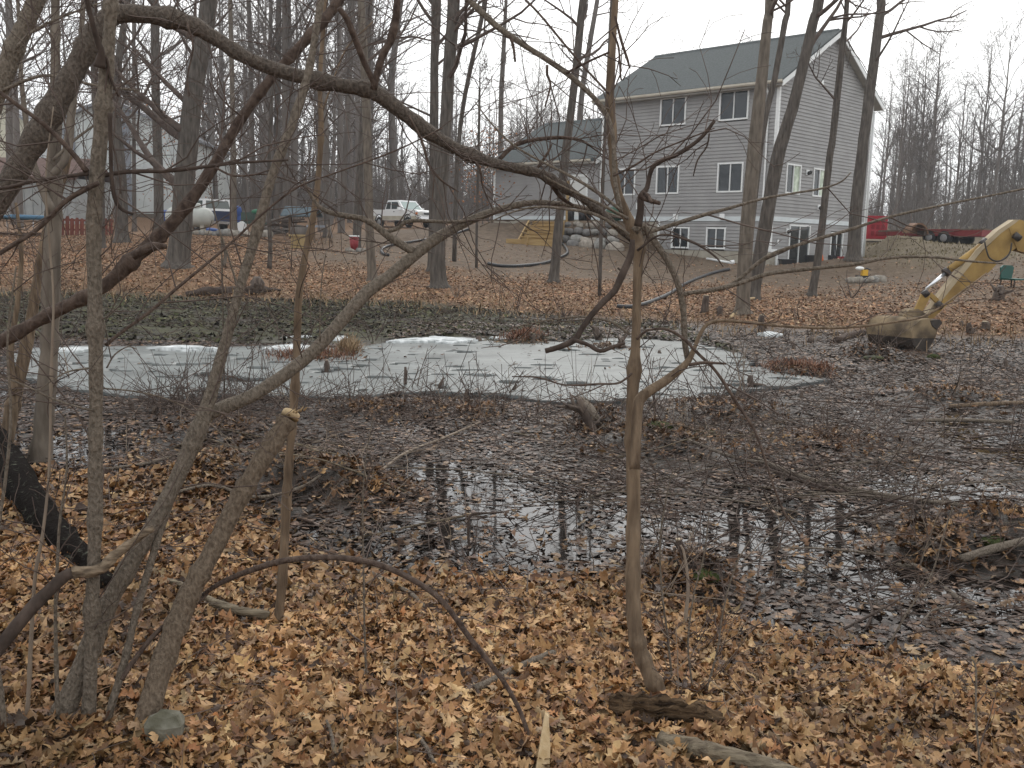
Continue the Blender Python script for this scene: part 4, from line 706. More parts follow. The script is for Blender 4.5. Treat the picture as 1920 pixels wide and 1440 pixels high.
for k, (p, mt, lab) in enumerate([
 ([(890,1308,16),(930,1288,16),(980,1262,15),(1038,1240,15)], 'bark_sapling', 'grey stick crossing under the arched stem in the middle foreground'), ([(695,1085,9),(735,1105,9),(770,1125,10),(800,1152,6)], 'bark_sapling', 'short curved stick in the leaves under the arched stem'),
 ([(1680,1075,9),(1720,1082,11),(1760,1110,11),(1800,1140,10),(1822,1152,8)], 'bark_sapling', 'forked brown stick lying in the water on the right'), ([(1590,1136,7),(1640,1135,8),(1690,1132,8)], 'twig_pale', 'short pale straight stick floating at the water edge on the right'),
 ([(1500,1100,7),(1560,1105,7),(1620,1125,6),(1660,1130,5)], 'bark_brown', 'brown stick sloping across the water in front of the short pale one'), ([(1420,870,9),(1500,905,10),(1600,930,10),(1720,950,9),(1800,962,7)], 'bark_sapling', 'long grey branch lying across the wet leaves on the right'),
 ([(1440,890,7),(1540,925,8),(1640,945,8),(1740,965,6)], 'bark_dark', 'long dark branch lying just below the long grey one on the right'), ([(1700,798,6),(1800,796,8),(1900,800,7)], 'bark_sapling', 'straight grey stick lying in the mud at the right'), ([(790,1030,5),(900,1010,5),(1010,1000,5),(1110,995,4)], 'bark_dark', 'thin dark stick lying across the shallow water in the middle'),
 ([(330,935,6),(400,925,7),(480,945,7),(560,930,6),(600,905,5)], 'bark_sapling', 'crooked stick lying behind the sawn leaning stem'), ([(560,985,6),(600,1000,6),(640,1020,5)], 'bark_brown', 'short brown stick at the water edge right of the slim sapling'), ([(640,780,5),(720,750,6),(800,735,6),(860,720,5),(960,690,4)], 'bark_dark', 'long dark branch lying on the near edge of the ice'),
 ([(700,905,5),(760,860,6),(830,830,5),(900,800,4)], 'twig_pale', 'pale branch lying in the wet leaves below the ice'), ([(1780,770,8),(1850,766,9),(1930,762,8)], 'bark_olive', 'mossy branch lying along the mud at the right edge'), ([(1800,1065,16),(1860,1045,18),(1930,1030,18)], 'bark_sapling', 'stout root-like branch lying at the right edge by the mossy hummock'),
 ([(1420,1235,5),(1500,1250,6),(1590,1256,5)], 'bark_sapling', 'thin stick on the leaves at the lower right'), ([(200,890,6),(280,878,7),(350,860,6),(420,845,5)], 'bark_sapling', 'stick lying along the water edge behind the leaning stems'), ([(620,1100,4),(640,1180,4),(700,1230,3)], 'twig', 'thin dark twig lying in the leaves left of the arched stem'),
 ([(1290,835,6),(1380,870,7),(1450,880,6)], 'bark_tan', 'tan branch lying in the brush right of the central sapling'), ([(1060,735,8),(1085,755,10),(1105,775,14),(1120,800,16)], 'bark_sapling', 'broken leaning root pointing up at the near ice edge'), ([(480,1150,4),(560,1180,3),(600,1240,3)], 'twig', 'fine twig in the leaves right of the slim sapling foot'), ([(780,1390,9),(800,1420,9),(815,1450,8)], 'bark_sapling', 'stub of branch at the bottom edge under the arched stem'),
 ([(900,1320,7),(860,1240,6),(842,1180,4)], 'twig', 'dry twig beside the lower end of the arched stem'), ([(1370,600,6),(1400,566,5),(1425,562,4)], 'cut_wood', 'pale split chip lying by the foot of the stout tan trunk')]):
    log('stick', lab, p, mt, 'stick', 30+k, lift=.02 if p[0][1] > 1060 and p[0][0] < 1500 else .03, tw=3 if k in (2, 5, 6, 11, 12) else 0, k=8, rough=.05)
rgS = np.random.default_rng(51)
for k in range(46):
    zn = k % 4; u0, u1, v0, v1 = [(1200, 1560, 790, 940), (1480, 1900, 760, 980), (600, 1150, 770, 960), (1380, 1900, 950, 1200)][zn]
    lab = ['bare stick lying in the brush of the wet ground right of the central sapling', 'bare stick lying on the wet leaves at the right, below the excavator', 'bare stick lying on the wet leaves left of the central sapling', 'bare stick lying in the open water at the lower right'][zn]
    p = atZ(rgS.uniform(u0, u1), rgS.uniform(v0, v1), .03); a = rgS.normal()*.45+(math.pi if rgS.random() < .5 else 0); l = rgS.uniform(.5, 1.7); n = 6; Q = [p]
    d = np.array([math.cos(a), math.sin(a), 0])
    for i in range(n): d = d+rgS.normal(size=3)*[.13, .13, 0]; Q.append(Q[-1]+d/np.linalg.norm(d)*l/n)
    Q = np.array(Q); zz = np.maximum(tz(Q[:, 0], Q[:, 1]), 0)+.012; Q[:, 2] = np.maximum(zz, np.linspace(zz[0], zz[-1], n+1))+np.linspace(0, rgS.uniform(0, .16), n+1); r = rgS.uniform(.004, .010)*(p[1]/7)**.5
    m = MB(); Ps = spline(Q, 3); Rs = np.linspace(r, r*.4, len(Ps)); m.tube(Ps, Rs, 6, rough=.05, rng=rgS); twigs(m, Ps, Rs, int(rgS.integers(2, 6)), .4, rgS, r=.003); tag(m.build('stick', MAT[['bark_sapling', 'bark_brown', 'bark_log', 'bark_dark'][k % 4 if k % 3 else 0]], None, Q[0]), lab, 'stick', ['sticks right of the central sapling', 'sticks below the excavator', 'sticks left of the central sapling', 'sticks in the water at the lower right'][zn])
# sticks standing clear of the ground (held up at their ends)
P, R = trace([(366,1134,7),(385,1112,8),(420,1090,10),(480,1066,12),(540,1050,12),(620,1045,12),(700,1056,12),(770,1085,11),(830,1128,11),(880,1195,11),(920,1245,10),(955,1295,9),(985,1360,9),(1005,1450,9)], 2.75, 2.55); th = thing('stem', 'long thin brown stem arching low over the leaves in the middle foreground', 'arched stem', P[0], local=False)
m = MB(); m.tube(P, R, 10, rough=.03, rng=rgF); m.build('arched_stem', MAT['bark_brown'], th); c = MB(); twigs(c, P, R, 5, .2, rgF, .3); c.build('crown', MAT['twig'], th)
P, R = trace([(-60,1290,30),(0,1212,28),(60,1140,25),(110,1090,24),(135,1074,22),(165,1072,20),(190,1066,22),(215,1042,19),(240,1022,16),(270,1000,15),(288,990,12)], 2.35, 2.6); m = MB(); m.tube(P[:17], R[:17], 12, rough=.04, rng=rgF); o = m.build('broken_branch', MAT['bark_dark'], None, P[0]); tag(o, 'dark broken branch hung across the straight grey stem at the lower left', 'branch')
m = MB(); m.tube(P[16:], R[16:], 12, rough=.12, rng=rgF); m.build('bare_wood', MAT['cut_wood'] if False else mat('dry_wood', (.09, .065, .045), .85, .2, col2=(.25, .19, .13), scale=30, stretch=(1, 1, 3), bump=.5), o)
g = hit(1020, 1440); m = MB(); m.faces([atY(1003, 1452, 2.42), atY(1030, 1452, 2.42), atY(1032, 1400, 2.47), atY(1029, 1345, 2.52), atY(1022, 1338, 2.53), atY(1012, 1400, 2.47)]+[p_+np.array([0, .02, 0]) for p_ in [atY(1003, 1452, 2.42), atY(1030, 1452, 2.42), atY(1032, 1400, 2.47), atY(1029, 1345, 2.52), atY(1022, 1338, 2.53), atY(1012, 1400, 2.47)]], [(0, 1, 2, 5), (2, 3, 4, 5), (6, 11, 8, 7), (8, 11, 10, 9), (1, 7, 8, 2), (2, 8, 9, 3), (3, 9, 10, 4), (4, 10, 11, 5), (5, 11, 6, 0)])
tag(m.build('wood_splinter', MAT['cut_wood'], None, g, smooth=False), 'long fresh yellow splinter of wood standing at the bottom edge', 'splinter')
m = MB(); g = hit(312, 1386); m.blob(g+[0, 0, .035], .058, .05, .045, 21, .5, flat=1, nu=9, nv=6); tag(m.build('stone', mat('stone_grey', (.085, .08, .055), .9, .2, col2=(.19, .18, .145), scale=18, bump=.9), None, g, smooth=False), 'greenish grey angular stone lying in the leaves at the lower left', 'stone')
# ---------------------------------------------------------------- things in the yard
mat('pickup_white', (.80, .81, .81), .3, .5, coat=.5); mat('pickup_tan', (.50, .47, .38), .5, .4, col2=(.40, .36, .28), scale=2); mat('pickup_blue', (.009, .02, .065), .35, .5, coat=.4); mat('tarp_blue', (.015, .06, .24), .5, .4); mat('tyre', (.018, .018, .018), .85, .2); mat('rim', (.30, .30, .31), .4, .5, metal=.4)
mat('chrome', (.55, .55, .56), .25, .5, metal=.8); mat('lamp_glass', (.55, .55, .52), .15, .5); mat('amber', (.55, .16, .03), .3, .5); mat('red_lens', (.40, .03, .02), .3, .5); mat('car_glass', (.045, .055, .055), .06, .6); mat('screen_glass', (.26, .33, .31), .12, .6)
def face4(m, P): m.faces(P, [(0, 1, 2, 3)])
def pickup(nm, label, loc, rz, paint, lower, cap=None, extended=True):
    """x forward, y left; wheels, bed, cabin, hood, glass, lamps"""
    th = thing(nm, label, 'pickup truck', loc, rz); Wd = .95
    B = MB(); z0 = .52
    side = [(-2.75, z0+.1), (-2.1, z0), (-2.05, .62), (-1.95, .85), (-1.7, .97), (-1.4, .85), (-1.3, .62), (-1.25, z0), (1.2, z0-.02), (1.25, .62), (1.35, .85), (1.62, .97), (1.9, .85), (2.0, .62), (2.05, z0+.03), (2.6, z0+.08), (2.78, .75), (2.74, 1.08), (2.55, 1.16), (1.15, 1.22), (1.1, 1.25), (-2.75, 1.25)]
    B.prism(side, -Wd, -Wd+.06, 'y'); B.prism(side, Wd-.06, Wd, 'y'); B.box(1.05, 2.72, -Wd+.04, Wd-.04, .6, 1.14); B.prism([(1.05, 1.14), (2.72, 1.09), (2.60, 1.17), (1.9, 1.25), (1.05, 1.27)], -Wd+.06, Wd-.06, 'y'); B.box(-2.74, 1.1, -Wd+.05, Wd-.05, .5, .72)
    B.box(-2.76, -2.68, -Wd+.02, Wd-.02, .62, 1.25); B.box(-1.05, 1.1, -Wd+.02, Wd-.02, .6, 1.22); body = B.build('body', MAT[paint], th, smooth=False)
    m = MB(); m.box(-2.72, 2.6, -Wd-.012, -Wd, .53, .80); m.box(-2.72, 2.6, Wd, Wd+.012, .53, .80); 
    lo = MB()
    for s in (-1, 1):
        for a, b in ((-2.72, -2.08), (-1.26, 1.2), (2.03, 2.6)): lo.box(a, b, s*Wd-(.012 if s < 0 else 0), s*Wd+(.012 if s > 0 else 0), .54, .80)
    lo.build('lower_panel', MAT[lower], th, smooth=False)
    C = MB(); cx0, cx1, tx0, tx1, zt = -1.05, 1.12, -.88, .42, 1.86; ti = .16
    b_ = [(cx0, -Wd+.03, 1.22), (cx1, -Wd+.03, 1.22), (cx1, Wd-.03, 1.22), (cx0, Wd-.03, 1.22)]; t_ = [(tx0, -Wd+ti, zt), (tx1, -Wd+ti, zt), (tx1, Wd-ti, zt), (tx0, Wd-ti, zt)]
    C.faces(b_+t_, [(4, 5, 6, 7), (0, 1, 5, 4), (1, 2, 6, 5), (2, 3, 7, 6), (3, 0, 4, 7)]); C.box(tx0-.02, tx1+.04, -Wd+ti-.01, Wd-ti+.01, zt-.012, zt+.05, tx=.06, ty=.06); C.build('cabin', MAT[paint], th, smooth=False)
    def quad(a, b, c, d, u0, u1, w0, w1, off):
        a, b, c, d = [np.array(q, float) for q in (a, b, c, d)]; f = lambda u, w: (a*(1-u)+b*u)*(1-w)+(d*(1-u)+c*u)*w; n = np.cross(b-a, d-a); n /= np.linalg.norm(n); return [f(u0, w0)+n*off, f(u1, w0)+n*off, f(u1, w1)+n*off, f(u0, w1)+n*off]
    for nm2, q, u0, u1, g in (('windscreen', (b_[1], b_[2], t_[2], t_[1]), .06, .94, 'screen_glass'), ('rear_window', (b_[3], b_[0], t_[0], t_[3]), .1, .9, 'car_glass')):
        m = MB(); face4(m, quad(*q, u0, u1, .1, .92, .012)); m.build(nm2, MAT[g], th, smooth=False)
    for q in ((b_[0], b_[1], t_[1], t_[0]), (b_[2], b_[3], t_[3], t_[2])):
        rng_ = ((.05, .32), (.37, .86)) if q[0] is b_[0] else ((.14, .63), (.68, .95))
        for u0, u1 in rng_: m = MB(); face4(m, quad(*q, u0, u1, .1, .88, .012)); m.build('side_window', MAT['car_glass'], th, smooth=False)
    for x in (-1.68, 1.62):
        for s in (-1, 1):
            m = MB(); y0, y1 = sorted((s*(Wd-.24), s*(Wd+.0))); m.tube([(x, y0, .37), (x, y0+.03, .37), (x, y1-.03, .37), (x, y1, .37)], [.33, .37, .37, .33], 22); w_ = m.build('wheel', MAT['tyre'], th)
            m = MB(); yy_ = s*(Wd+.004); m.tube([(x, yy_-s*.03, .37), (x, yy_, .37), (x, yy_+s*.015, .37)], [.22, .20, .09], 18); m.build('rim', MAT['rim'], w_)
            m = MB(); a = np.linspace(.05, math.pi-.05, 11); m.tube([(x+.42*math.cos(t), s*(Wd+.0), .40+.52*math.sin(t)) for t in a], .035, 5); m.build('wheel_arch', MAT['black_plastic'], th)
    m = MB(); m.box(2.72, 2.80, -.52, .52, .86, 1.06); m.build('grille', MAT['chrome'], th, smooth=False); m = MB(); m.box(2.74, 2.81, -.46, .46, .89, 1.03); m.build('grille_mesh', MAT['black_plastic'], th, smooth=False)
    m = MB(); m.box(2.66, 2.94, -Wd, Wd, .5, .72, tx=.02); m.build('bumper', MAT['chrome'], th, smooth=False); m = MB(); m.box(-2.98, -2.74, -Wd, Wd, .48, .64); m.build('bumper', MAT['chrome'], th, smooth=False)
    for s in (-1, 1):
        m = MB(); y0, y1 = sorted((s*.56, s*.93)); m.box(2.66, 2.79, y0, y1, .88, 1.06); m.build('headlight', MAT['lamp_glass'], th, smooth=False); m = MB(); m.box(2.5, 2.72, *sorted((s*.90, s*.965)), .9, 1.05); m.build('turn_signal', MAT['amber'], th, smooth=False)
        m = MB(); m.box(.72, .86, *sorted((s*.95, s*1.2)), 1.2, 1.42, ty=.03); m.build('mirror', MAT[paint], th, smooth=False); m = MB(); m.box(-2.79, -2.70, *sorted((s*.80, s*.955)), .85, 1.18); m.build('tail_light', MAT['red_lens'], th, smooth=False)
        m = MB(); m.box(.0, .14, *sorted((s*.95, s*.975)), 1.08, 1.12); m.build('door_handle', MAT['black_plastic'], th, smooth=False)
    if cap:
        m = MB(); q0 = [(-2.74, -Wd+.02, 1.25), (-1.08, -Wd+.02, 1.25), (-1.08, Wd-.02, 1.25), (-2.74, Wd-.02, 1.25)]; q1 = [(-2.6, -Wd+.13, 1.93), (-1.1, -Wd+.13, 1.97), (-1.1, Wd-.13, 1.97), (-2.6, Wd-.13, 1.93)]
        m.faces(q0+q1, [(0, 3, 2, 1), (4, 5, 6, 7), (0, 1, 5, 4), (1, 2, 6, 5), (2, 3, 7, 6), (3, 0, 4, 7)]); cp = m.build('truck_cap', MAT[cap], th, smooth=False)
        m = MB(); face4(m, quad(q0[3], q0[0], q1[0], q1[3], .08, .92, .2, .86, .012)); m.build('rear_window', MAT['screen_glass'] if False else mat('cap_glass', (.10, .12, .11), .1, .6), cp, smooth=False)
        for q in ((q0[0], q0[1], q1[1], q1[0]), (q0[2], q0[3], q1[3], q1[2])): m = MB(); face4(m, quad(*q, .1, .9, .25, .85, .012)); m.build('side_window', MAT['cap_glass'], cp, smooth=False)
    return th
def on(u, v, Y): a = atY(u, v, Y); return np.array([a[0], a[1], gz(a[0], a[1])])
pickup('pickup_truck', 'white pickup truck with tan lower panels parked in front of the woods', on(757, 427, 70), rad(-45), 'pickup_white', 'pickup_tan')
pickup('pickup_truck', 'dark blue pickup with a white camper cap, seen from behind beyond the gas tank', on(372, 437, 60), rad(133), 'pickup_blue', 'pickup_blue', cap='pickup_white')
# gas tank
g = on(362, 437, 50); th = thing('gas_tank', 'white horizontal propane tank with a domed lid standing in front of the blue pickup', 'gas tank', g, rad(8)); tw = mat('tank_white', (.40, .41, .38), .5, .35, col2=(.48, .49, .45), scale=2)
m = MB(); a = np.linspace(0, math.pi/2, 6); xs = [-.9-.46*math.cos(t) for t in a]+[.62+.46*math.sin(t) for t in a]; rs = [.5*math.sin(t) for t in a]+[.5*math.cos(t) for t in a]; m.tube([(x, 0, .72) for x in xs], np.maximum(rs, .01), 24); m.build('tank', tw, th)
m = MB(); m.tube([(.2, 0, 1.15), (.2, 0, 1.36), (.2, 0, 1.43), (.2, 0, 1.45)], [.24, .24, .17, .03], 18); m.build('valve_dome', tw, th)
for x in (-.8, .5): m = MB(); m.box(x-.1, x+.1, -.3, .3, 0, .32); m.build('foot', MAT['concrete'], th, smooth=False)
# pale metal barn, far left
BW = mat('barn_white', (.50, .53, .53), .5, .35, col2=(.58, .61, .60), scale=1.5); BG = mat('barn_grey', (.20, .215, .245), .5, .35, col2=(.25, .265, .29), scale=2); BR = mat('barn_roof', (.17, .18, .20), .5, .35, col2=(.22, .23, .25), scale=2)
def ribbed(mb, x0, x1, y, zf, st=.6, ax='x'):
    n = max(1, int((x1-x0)/st)); e = np.linspace(x0, x1, n+1)
    for a, b in zip(e[:-1], e[1:]):
        P = [(a, y, 0), (b-.09, y, 0), (b-.09, y, zf(b-.09)), (a, y, zf(a))]; mb.faces(P if ax == 'x' else [(p[1], p[0], p[2]) for p in P], [(0, 1, 2, 3)])
        h = max(zf(b-.09), .1); mb.box(b-.09, b, y-.05, y, 0, h) if ax == 'x' else mb.box(y-.05, y, b-.09, b, 0, h)
g = on(212, 404, 66); th = thing('metal_barn', 'tall pale metal pole barn with a grey door panel, behind the red picket fence', 'barn', g, rad(4))
zf = lambda x: 5.2+2.3*(1-abs(x)/5.2)
m = MB(); ribbed(m, -5.2, 5.2, 0, zf); m.build('front_wall', BW, th, smooth=False); m = MB(); m.faces([(-5.2, 0.05, -.3), (-5.2, 12, -.3), (-5.2, 12, 5.2), (-5.2, .05, 5.2), (5.2, .05, -.3), (5.2, 12, -.3), (5.2, 12, 5.2), (5.2, .05, 5.2), (-5.2, 12, -.3), (5.2, 12, -.3), (5.2, 12, 5.2), (0, 12, 7.5), (-5.2, 12, 5.2)], [(0, 3, 2, 1), (4, 5, 6, 7), (8, 9, 10, 11, 12)]); m.build('side_wall', BW, th, smooth=False)
m = MB(); m.prism([(-5.5, 5.07), (0, 7.5), (5.5, 5.07), (5.5, 5.25), (0, 7.7), (-5.5, 5.25)], -.35, 12.3, 'y'); m.build('roof', BR, th, smooth=False)
m = MB(); ribbed(m, .15, 1.25, -.07, lambda x: 6.9, .3); m.box(.1, .16, -.12, 0, 0, 6.95); m.box(1.24, 1.3, -.12, 0, 0, 6.95); m.build('door_panel', BG, th, smooth=False); m = MB(); ribbed(m, -3.1, -2.3, -.07, lambda x: 5.6, .3); m.build('door_panel', BG, th, smooth=False)
m = MB(); m.box(-5.25, 5.25, -.06, .02, -.25, .12); m.build('skirt_board', mat('skirt_dark', (.12, .10, .08), .8, .2), th, smooth=False)
g = on(48, 420, 58); th = thing('shed', 'low grey shed with a reddish brown roof at the far left beside the pale barn', 'shed', g, rad(-6)); m = MB(); ribbed(m, -3.2, 3.2, 0, lambda x: 2.5, .5); m.box(-3.2, 3.2, .02, 4, -.3, 2.45); m.build('wall', mat('shed_grey', (.30, .31, .31), .7, .3, col2=(.36, .37, .36), scale=2), th, smooth=False)
m = MB(); m.prism([(-.4, 2.35), (2, 3.6), (4.4, 2.35), (4.4, 2.5), (2, 3.75), (-.4, 2.5)], -3.5, 3.5, 'x'); m.build('roof', mat('shed_roof', (.10, .062, .052), .8, .2, col2=(.15, .095, .08), scale=4), th, smooth=False)
g = on(12, 380, 75); th = thing('house', 'cream house gable just showing at the far left edge behind the trees', 'house', g, rad(10)); m = MB(); m.prism([(-3.5, -.3), (3.5, -.3), (3.5, 4.6), (0, 7.6), (-3.5, 4.6)], 0, 8, 'y'); m.build('wall', mat('cream_wall', (.50, .48, .38), .7, .3, col2=(.56, .54, .44), scale=2), th, smooth=False)
m = MB(); m.prism([(-3.9, 4.35), (0, 7.65), (3.9, 4.35), (3.9, 4.55), (0, 7.9), (-3.9, 4.55)], -.4, 8.4, 'y'); m.build('roof', BR, th, smooth=False)
# red picket fence
RF = mat('fence_red', (.13, .036, .024), .7, .25, col2=(.19, .06, .042), scale=3, stretch=(4, 4, .6)); p0, p1 = on(112, 443, 45), on(212, 441, 46); g = p0; d = p1-p0; Lf = math.hypot(d[0], d[1]); th = thing('picket_fence', 'short rust red picket fence of wide boards in front of the pale barn', 'fence', g, math.atan2(d[1], d[0])); rg = np.random.default_rng(4)
for k in range(11):
    x = Lf*(k+.5)/11; h = .86+rg.normal()*.03; t = rg.normal()*.03+.04; m = MB(); M = Matrix.Translation((x, 0, -.02)) @ Matrix.Rotation(t, 4, 'Y'); m.prism([(-.085, 0), (.085, 0), (.085, h-.1), (.05, h), (-.05, h), (-.085, h-.1)], -.025, .0, 'y', M); m.build('picket', RF, th, smooth=False)
for z in (.22, .66): m = MB(); m.box(-.05, Lf+.05, .005, .045, z, z+.09); m.build('rail', RF, th, smooth=False)
# trampoline
g = on(38, 436, 44); th = thing('trampoline', 'round trampoline with a blue edge pad at the far left behind the trees', 'trampoline', g); m = MB(); a = np.linspace(0, 2*math.pi, 25); m.tube([(1.6*math.cos(t), 1.6*math.sin(t), .78) for t in a], .10, 6); m.build('edge_pad', mat('pad_blue', (.06, .14, .22), .6, .3), th)
m = MB(); m.tube([(0, 0, .77), (0, 0, .79)], 1.55, 24); m.build('jumping_mat', MAT['black_plastic'], th)
for k in range(6): t = k*math.pi/3+.3; m = MB(); m.tube([(1.55*math.cos(t), 1.55*math.sin(t), .75), (1.5*math.cos(t), 1.5*math.sin(t), -.05)], .025, 6); m.build('leg', MAT['chrome'], th)
# roofed wishing well, green lawn seat, bird table etc.
g = on(566, 441, 46); th = thing('wishing_well', 'small roofed wishing well with blue grey shingles on posts beside the woodpile', 'wishing well', g, rad(-14))
m = MB(); m.prism([(-.5, 1.0), (0, 1.42), (.5, 1.0), (.5, 1.06), (0, 1.49), (-.5, 1.06)], -.85, .85, 'x'); m.build('roof', mat('well_roof', (.075, .10, .115), .8, .2, col2=(.12, .15, .165), scale=6), th, smooth=False)
for x in (-.6, .6): m = MB(); m.box(x-.06, x+.06, -.06, .06, 0, 1.2); m.build('post', mat('post_brown%d' % (x > 0), (.13, .085, .055), .8, .2), th, smooth=False)
m = MB(); m.tube([(0, 0, -.05), (0, 0, .5), (0, 0, .52)], [.55, .55, .45], 14); m.build('well_ring', MAT['bark_far'], th)
g = on(561, 457, 40); th = thing('wooden_bin', 'yellow wooden bin with a flat rim standing in the leaves below the wishing well', 'bin', g, rad(10)); YW = mat('yellow_wood', (.26, .18, .075), .7, .3, col2=(.34, .25, .12), scale=4, stretch=(1, 1, .3)); m = MB(); m.box(-.32, .32, -.28, .28, -.05, .5); m.build('box_side', YW, th, smooth=False); m = MB(); m.box(-.40, .40, -.36, .36, .5, .58); m.build('rim', YW, th, smooth=False)
m = MB(); m.tube([(.36, -.2, .52), (.52, -.2, .50), (.56, -.2, .42)], .04, 6); m.build('spout', YW, th)
GP = mat('green_plastic', (.02, .14, .07), .5, .35); GD = mat('seat_green', (.05, .075, .06), .6, .3); g = on(478, 436, 52); th = thing('garden_swing', 'dark green lawn swing seat with a bright green cushion near the far trees', 'lawn seat', g, rad(-8))
m = MB(); m.box(-.9, .9, -.3, .3, .42, .50); m.build('seat', GD, th, smooth=False); m = MB(); m.box(-.9, .9, .27, .35, .5, 1.05, ty=.01); m.build('backrest', GD, th, smooth=False); m = MB(); m.blob((.35, 0, 1.08), .55, .22, .16, 3, .2); m.build('cushion', GP, th)
for x in (-.85, .85):
    for y in (-.28, .3): m = MB(); m.box(x-.04, x+.04, y-.04, y+.04, -.05, .42); m.build('leg', GD, th, smooth=False)
g = on(453, 436, 50); m = MB(); m.prism([(-.22, 0), (.26, 0), (.2, .42), (.02, .55), (-.2, .42)], -.2, .2, 'y', Matrix.Translation(g)); tag(m.build('barrel', MAT['pickup_white'], None, g, smooth=False), 'white slanted box at the foot of the pale tan trunk by the blue pickup', 'box')
g = on(446, 432, 66); m = MB(); m.blob(g+[0, 0, .95], .3, .5, .5, 5, .25); m.box(g[0]-.25, g[0]+.25, g[1]-.3, g[1]+.3, g[2]-.05, g[2]+.7); tag(m.build('tarp_pile', MAT['tarp_blue'], None, g), 'blue tarpaulin heap just right of the blue pickup', 'tarp')
g = on(316, 418, 57); m = MB(); m.blob(g+[0, 0, .95], .62, .6, .42, 9, .25); m.box(g[0]-.45, g[0]+.45, g[1]-.4, g[1]+.4, g[2]-.1, g[2]+.8); tag(m.build('tarp_pile', MAT['tarp_blue'], None, g), 'bright blue tarpaulin heap left of the thick flared trunk', 'tarp')
g = on(393, 440, 52); m = MB(); m.blob(g+[0, 0, .1], .5, .3, .16, 19, .2); tag(m.build('tarp_pile', MAT['tarp_blue'], None, g), 'low blue tarpaulin lying under the end of the white gas tank', 'tarp')
g = on(533, 428, 48); th = thing('woodpile', 'pile of dark cut branches left of the roofed wishing well', 'woodpile', g); rg = np.random.default_rng(6)
for k in range(26):
    a = np.array([rg.uniform(-1.1, .6), rg.uniform(-.4, .4), rg.uniform(0, .75)]); m = MB(); m.tube([a, a+[rg.uniform(.5, 1.2), rg.normal()*.2, rg.normal()*.18]], rg.uniform(.03, .07), 6); m.build('branch', MAT['bark_dark' if k % 3 else 'bark_far'], th)
g = on(598, 438, 44); th = thing('sawhorse', 'pale sawhorse of crossed poles with a grey board right of the wishing well', 'sawhorse', g, rad(20)); 
for x in (-.35, .45):
    for s in (-1, 1): m = MB(); m.tube([(x+s*.22, s*.2, -.03), (x-s*.1, -s*.05, .85)], .03, 6); m.build('leg', MAT['twig_pale'], th)
m = MB(); m.box(-.55, .25, -.08, .08, .72, .82); m.build('board', BG, th, smooth=False)
RD = mat('red_plastic', (.20, .015, .022), .5, .35, col2=(.27, .035, .04), scale=6); g = on(664, 448, 40); th = thing('red_bucket', 'tall red bucket with a white rim set on stones beside a trunk', 'bucket', g); m = MB(); m.tube([(0, 0, .08), (0, 0, .3), (0, 0, .62)], [.13, .17, .2], 16); m.build('bucket', RD, th); m = MB(); m.tube([(0, 0, .62), (0, 0, .68)], [.215, .215], 16); m.build('rim', MAT['white_trim'], th)
# loose stones, one by one
ST = [mat('stone_tan', (.19, .17, .14), .9, .2, col2=(.33, .30, .26), scale=7, bump=.4), mat('stone_dark', (.12, .115, .11), .9, .2, col2=(.20, .19, .18), scale=7, bump=.4), mat('stone_plain', (.17, .165, .15), .9, .2, col2=(.29, .28, .26), scale=7, bump=.4), mat('stone_rose', (.22, .19, .16), .9, .2, col2=(.36, .32, .27), scale=7, bump=.4)]
rg = np.random.default_rng(9)
def stone(p, r, lab, grp, k, flat=.75): m = MB(); m.blob(np.array(p)+[0, 0, r*.45], r*rg.uniform(.9, 1.25), r*rg.uniform(.8, 1.1), r*flat*rg.uniform(.85, 1.1), 300+k, .34, flat=1, nu=9, nv=6); tag(m.build('boulder' if r > .2 else 'stone', ST[int(rg.choice(4, p=[.4, .15, .25, .2]))], None, p), lab, 'boulder' if r > .2 else 'stone', grp)
n_ = 0
for row, (zb, r0, r1, dpt, aa, ab) in enumerate([(-.1, .26, .42, 0, 6.0, 12.8), (.30, .2, .32, .3, 6.3, 12.6), (.66, .17, .28, .6, 6.6, 12.4), (.98, .14, .24, .85, 7, 12)]):
    a = aa
    while a < ab:
        r = rg.uniform(r0, r1); q = -3.25+dpt+rg.normal()*.06; X = 11-.7071*a+.7071*q; Yw = 42+.7071*a+.7071*q
        stone((X, Yw, 1.42+zb+rg.normal()*.04), r, ['big field boulder in the bottom course of the terrace wall below the house','rounded field boulder in the second course of the terrace wall below the house','rounded field boulder in the upper part of the terrace wall by the back door','small field boulder in the top course of the terrace wall by the back door'][row], 'terrace wall boulders course %s' % ['one', 'two', 'three', 'four'][row], int(rg.integers(0, 50))); n_ += 1; a += 2*r*rg.uniform(.98, 1.25)
for k in range(15): u = 330+k*12.2; p = on(u, 444+rg.normal()*2, 46.5); stone(p, rg.uniform(.16, .3), 'field stone of the low edging wall below the blue pickup', 'edging stones by the blue pickup', 60+k)
for k, (u, v) in enumerate([(652,455),(661,458),(672,456),(680,453),(690,455),(656,450)]): stone(on(u, v, 40), .15, 'pale stone in the ring round the trunk beside the red bucket', 'stones round the trunk by the bucket', 80+k)
for k, (u, v, r) in enumerate([(1596,517,.17),(1608,519,.2),(1622,516,.15),(1630,520,.18),(1640,521,.19),(1650,521,.2),(1636,514,.15),(1614,512,.12)]): stone(on(u, v, 33), r, 'tan boulder in the small pile below the yellow and black saw', 'boulders below the saw', 90+k)
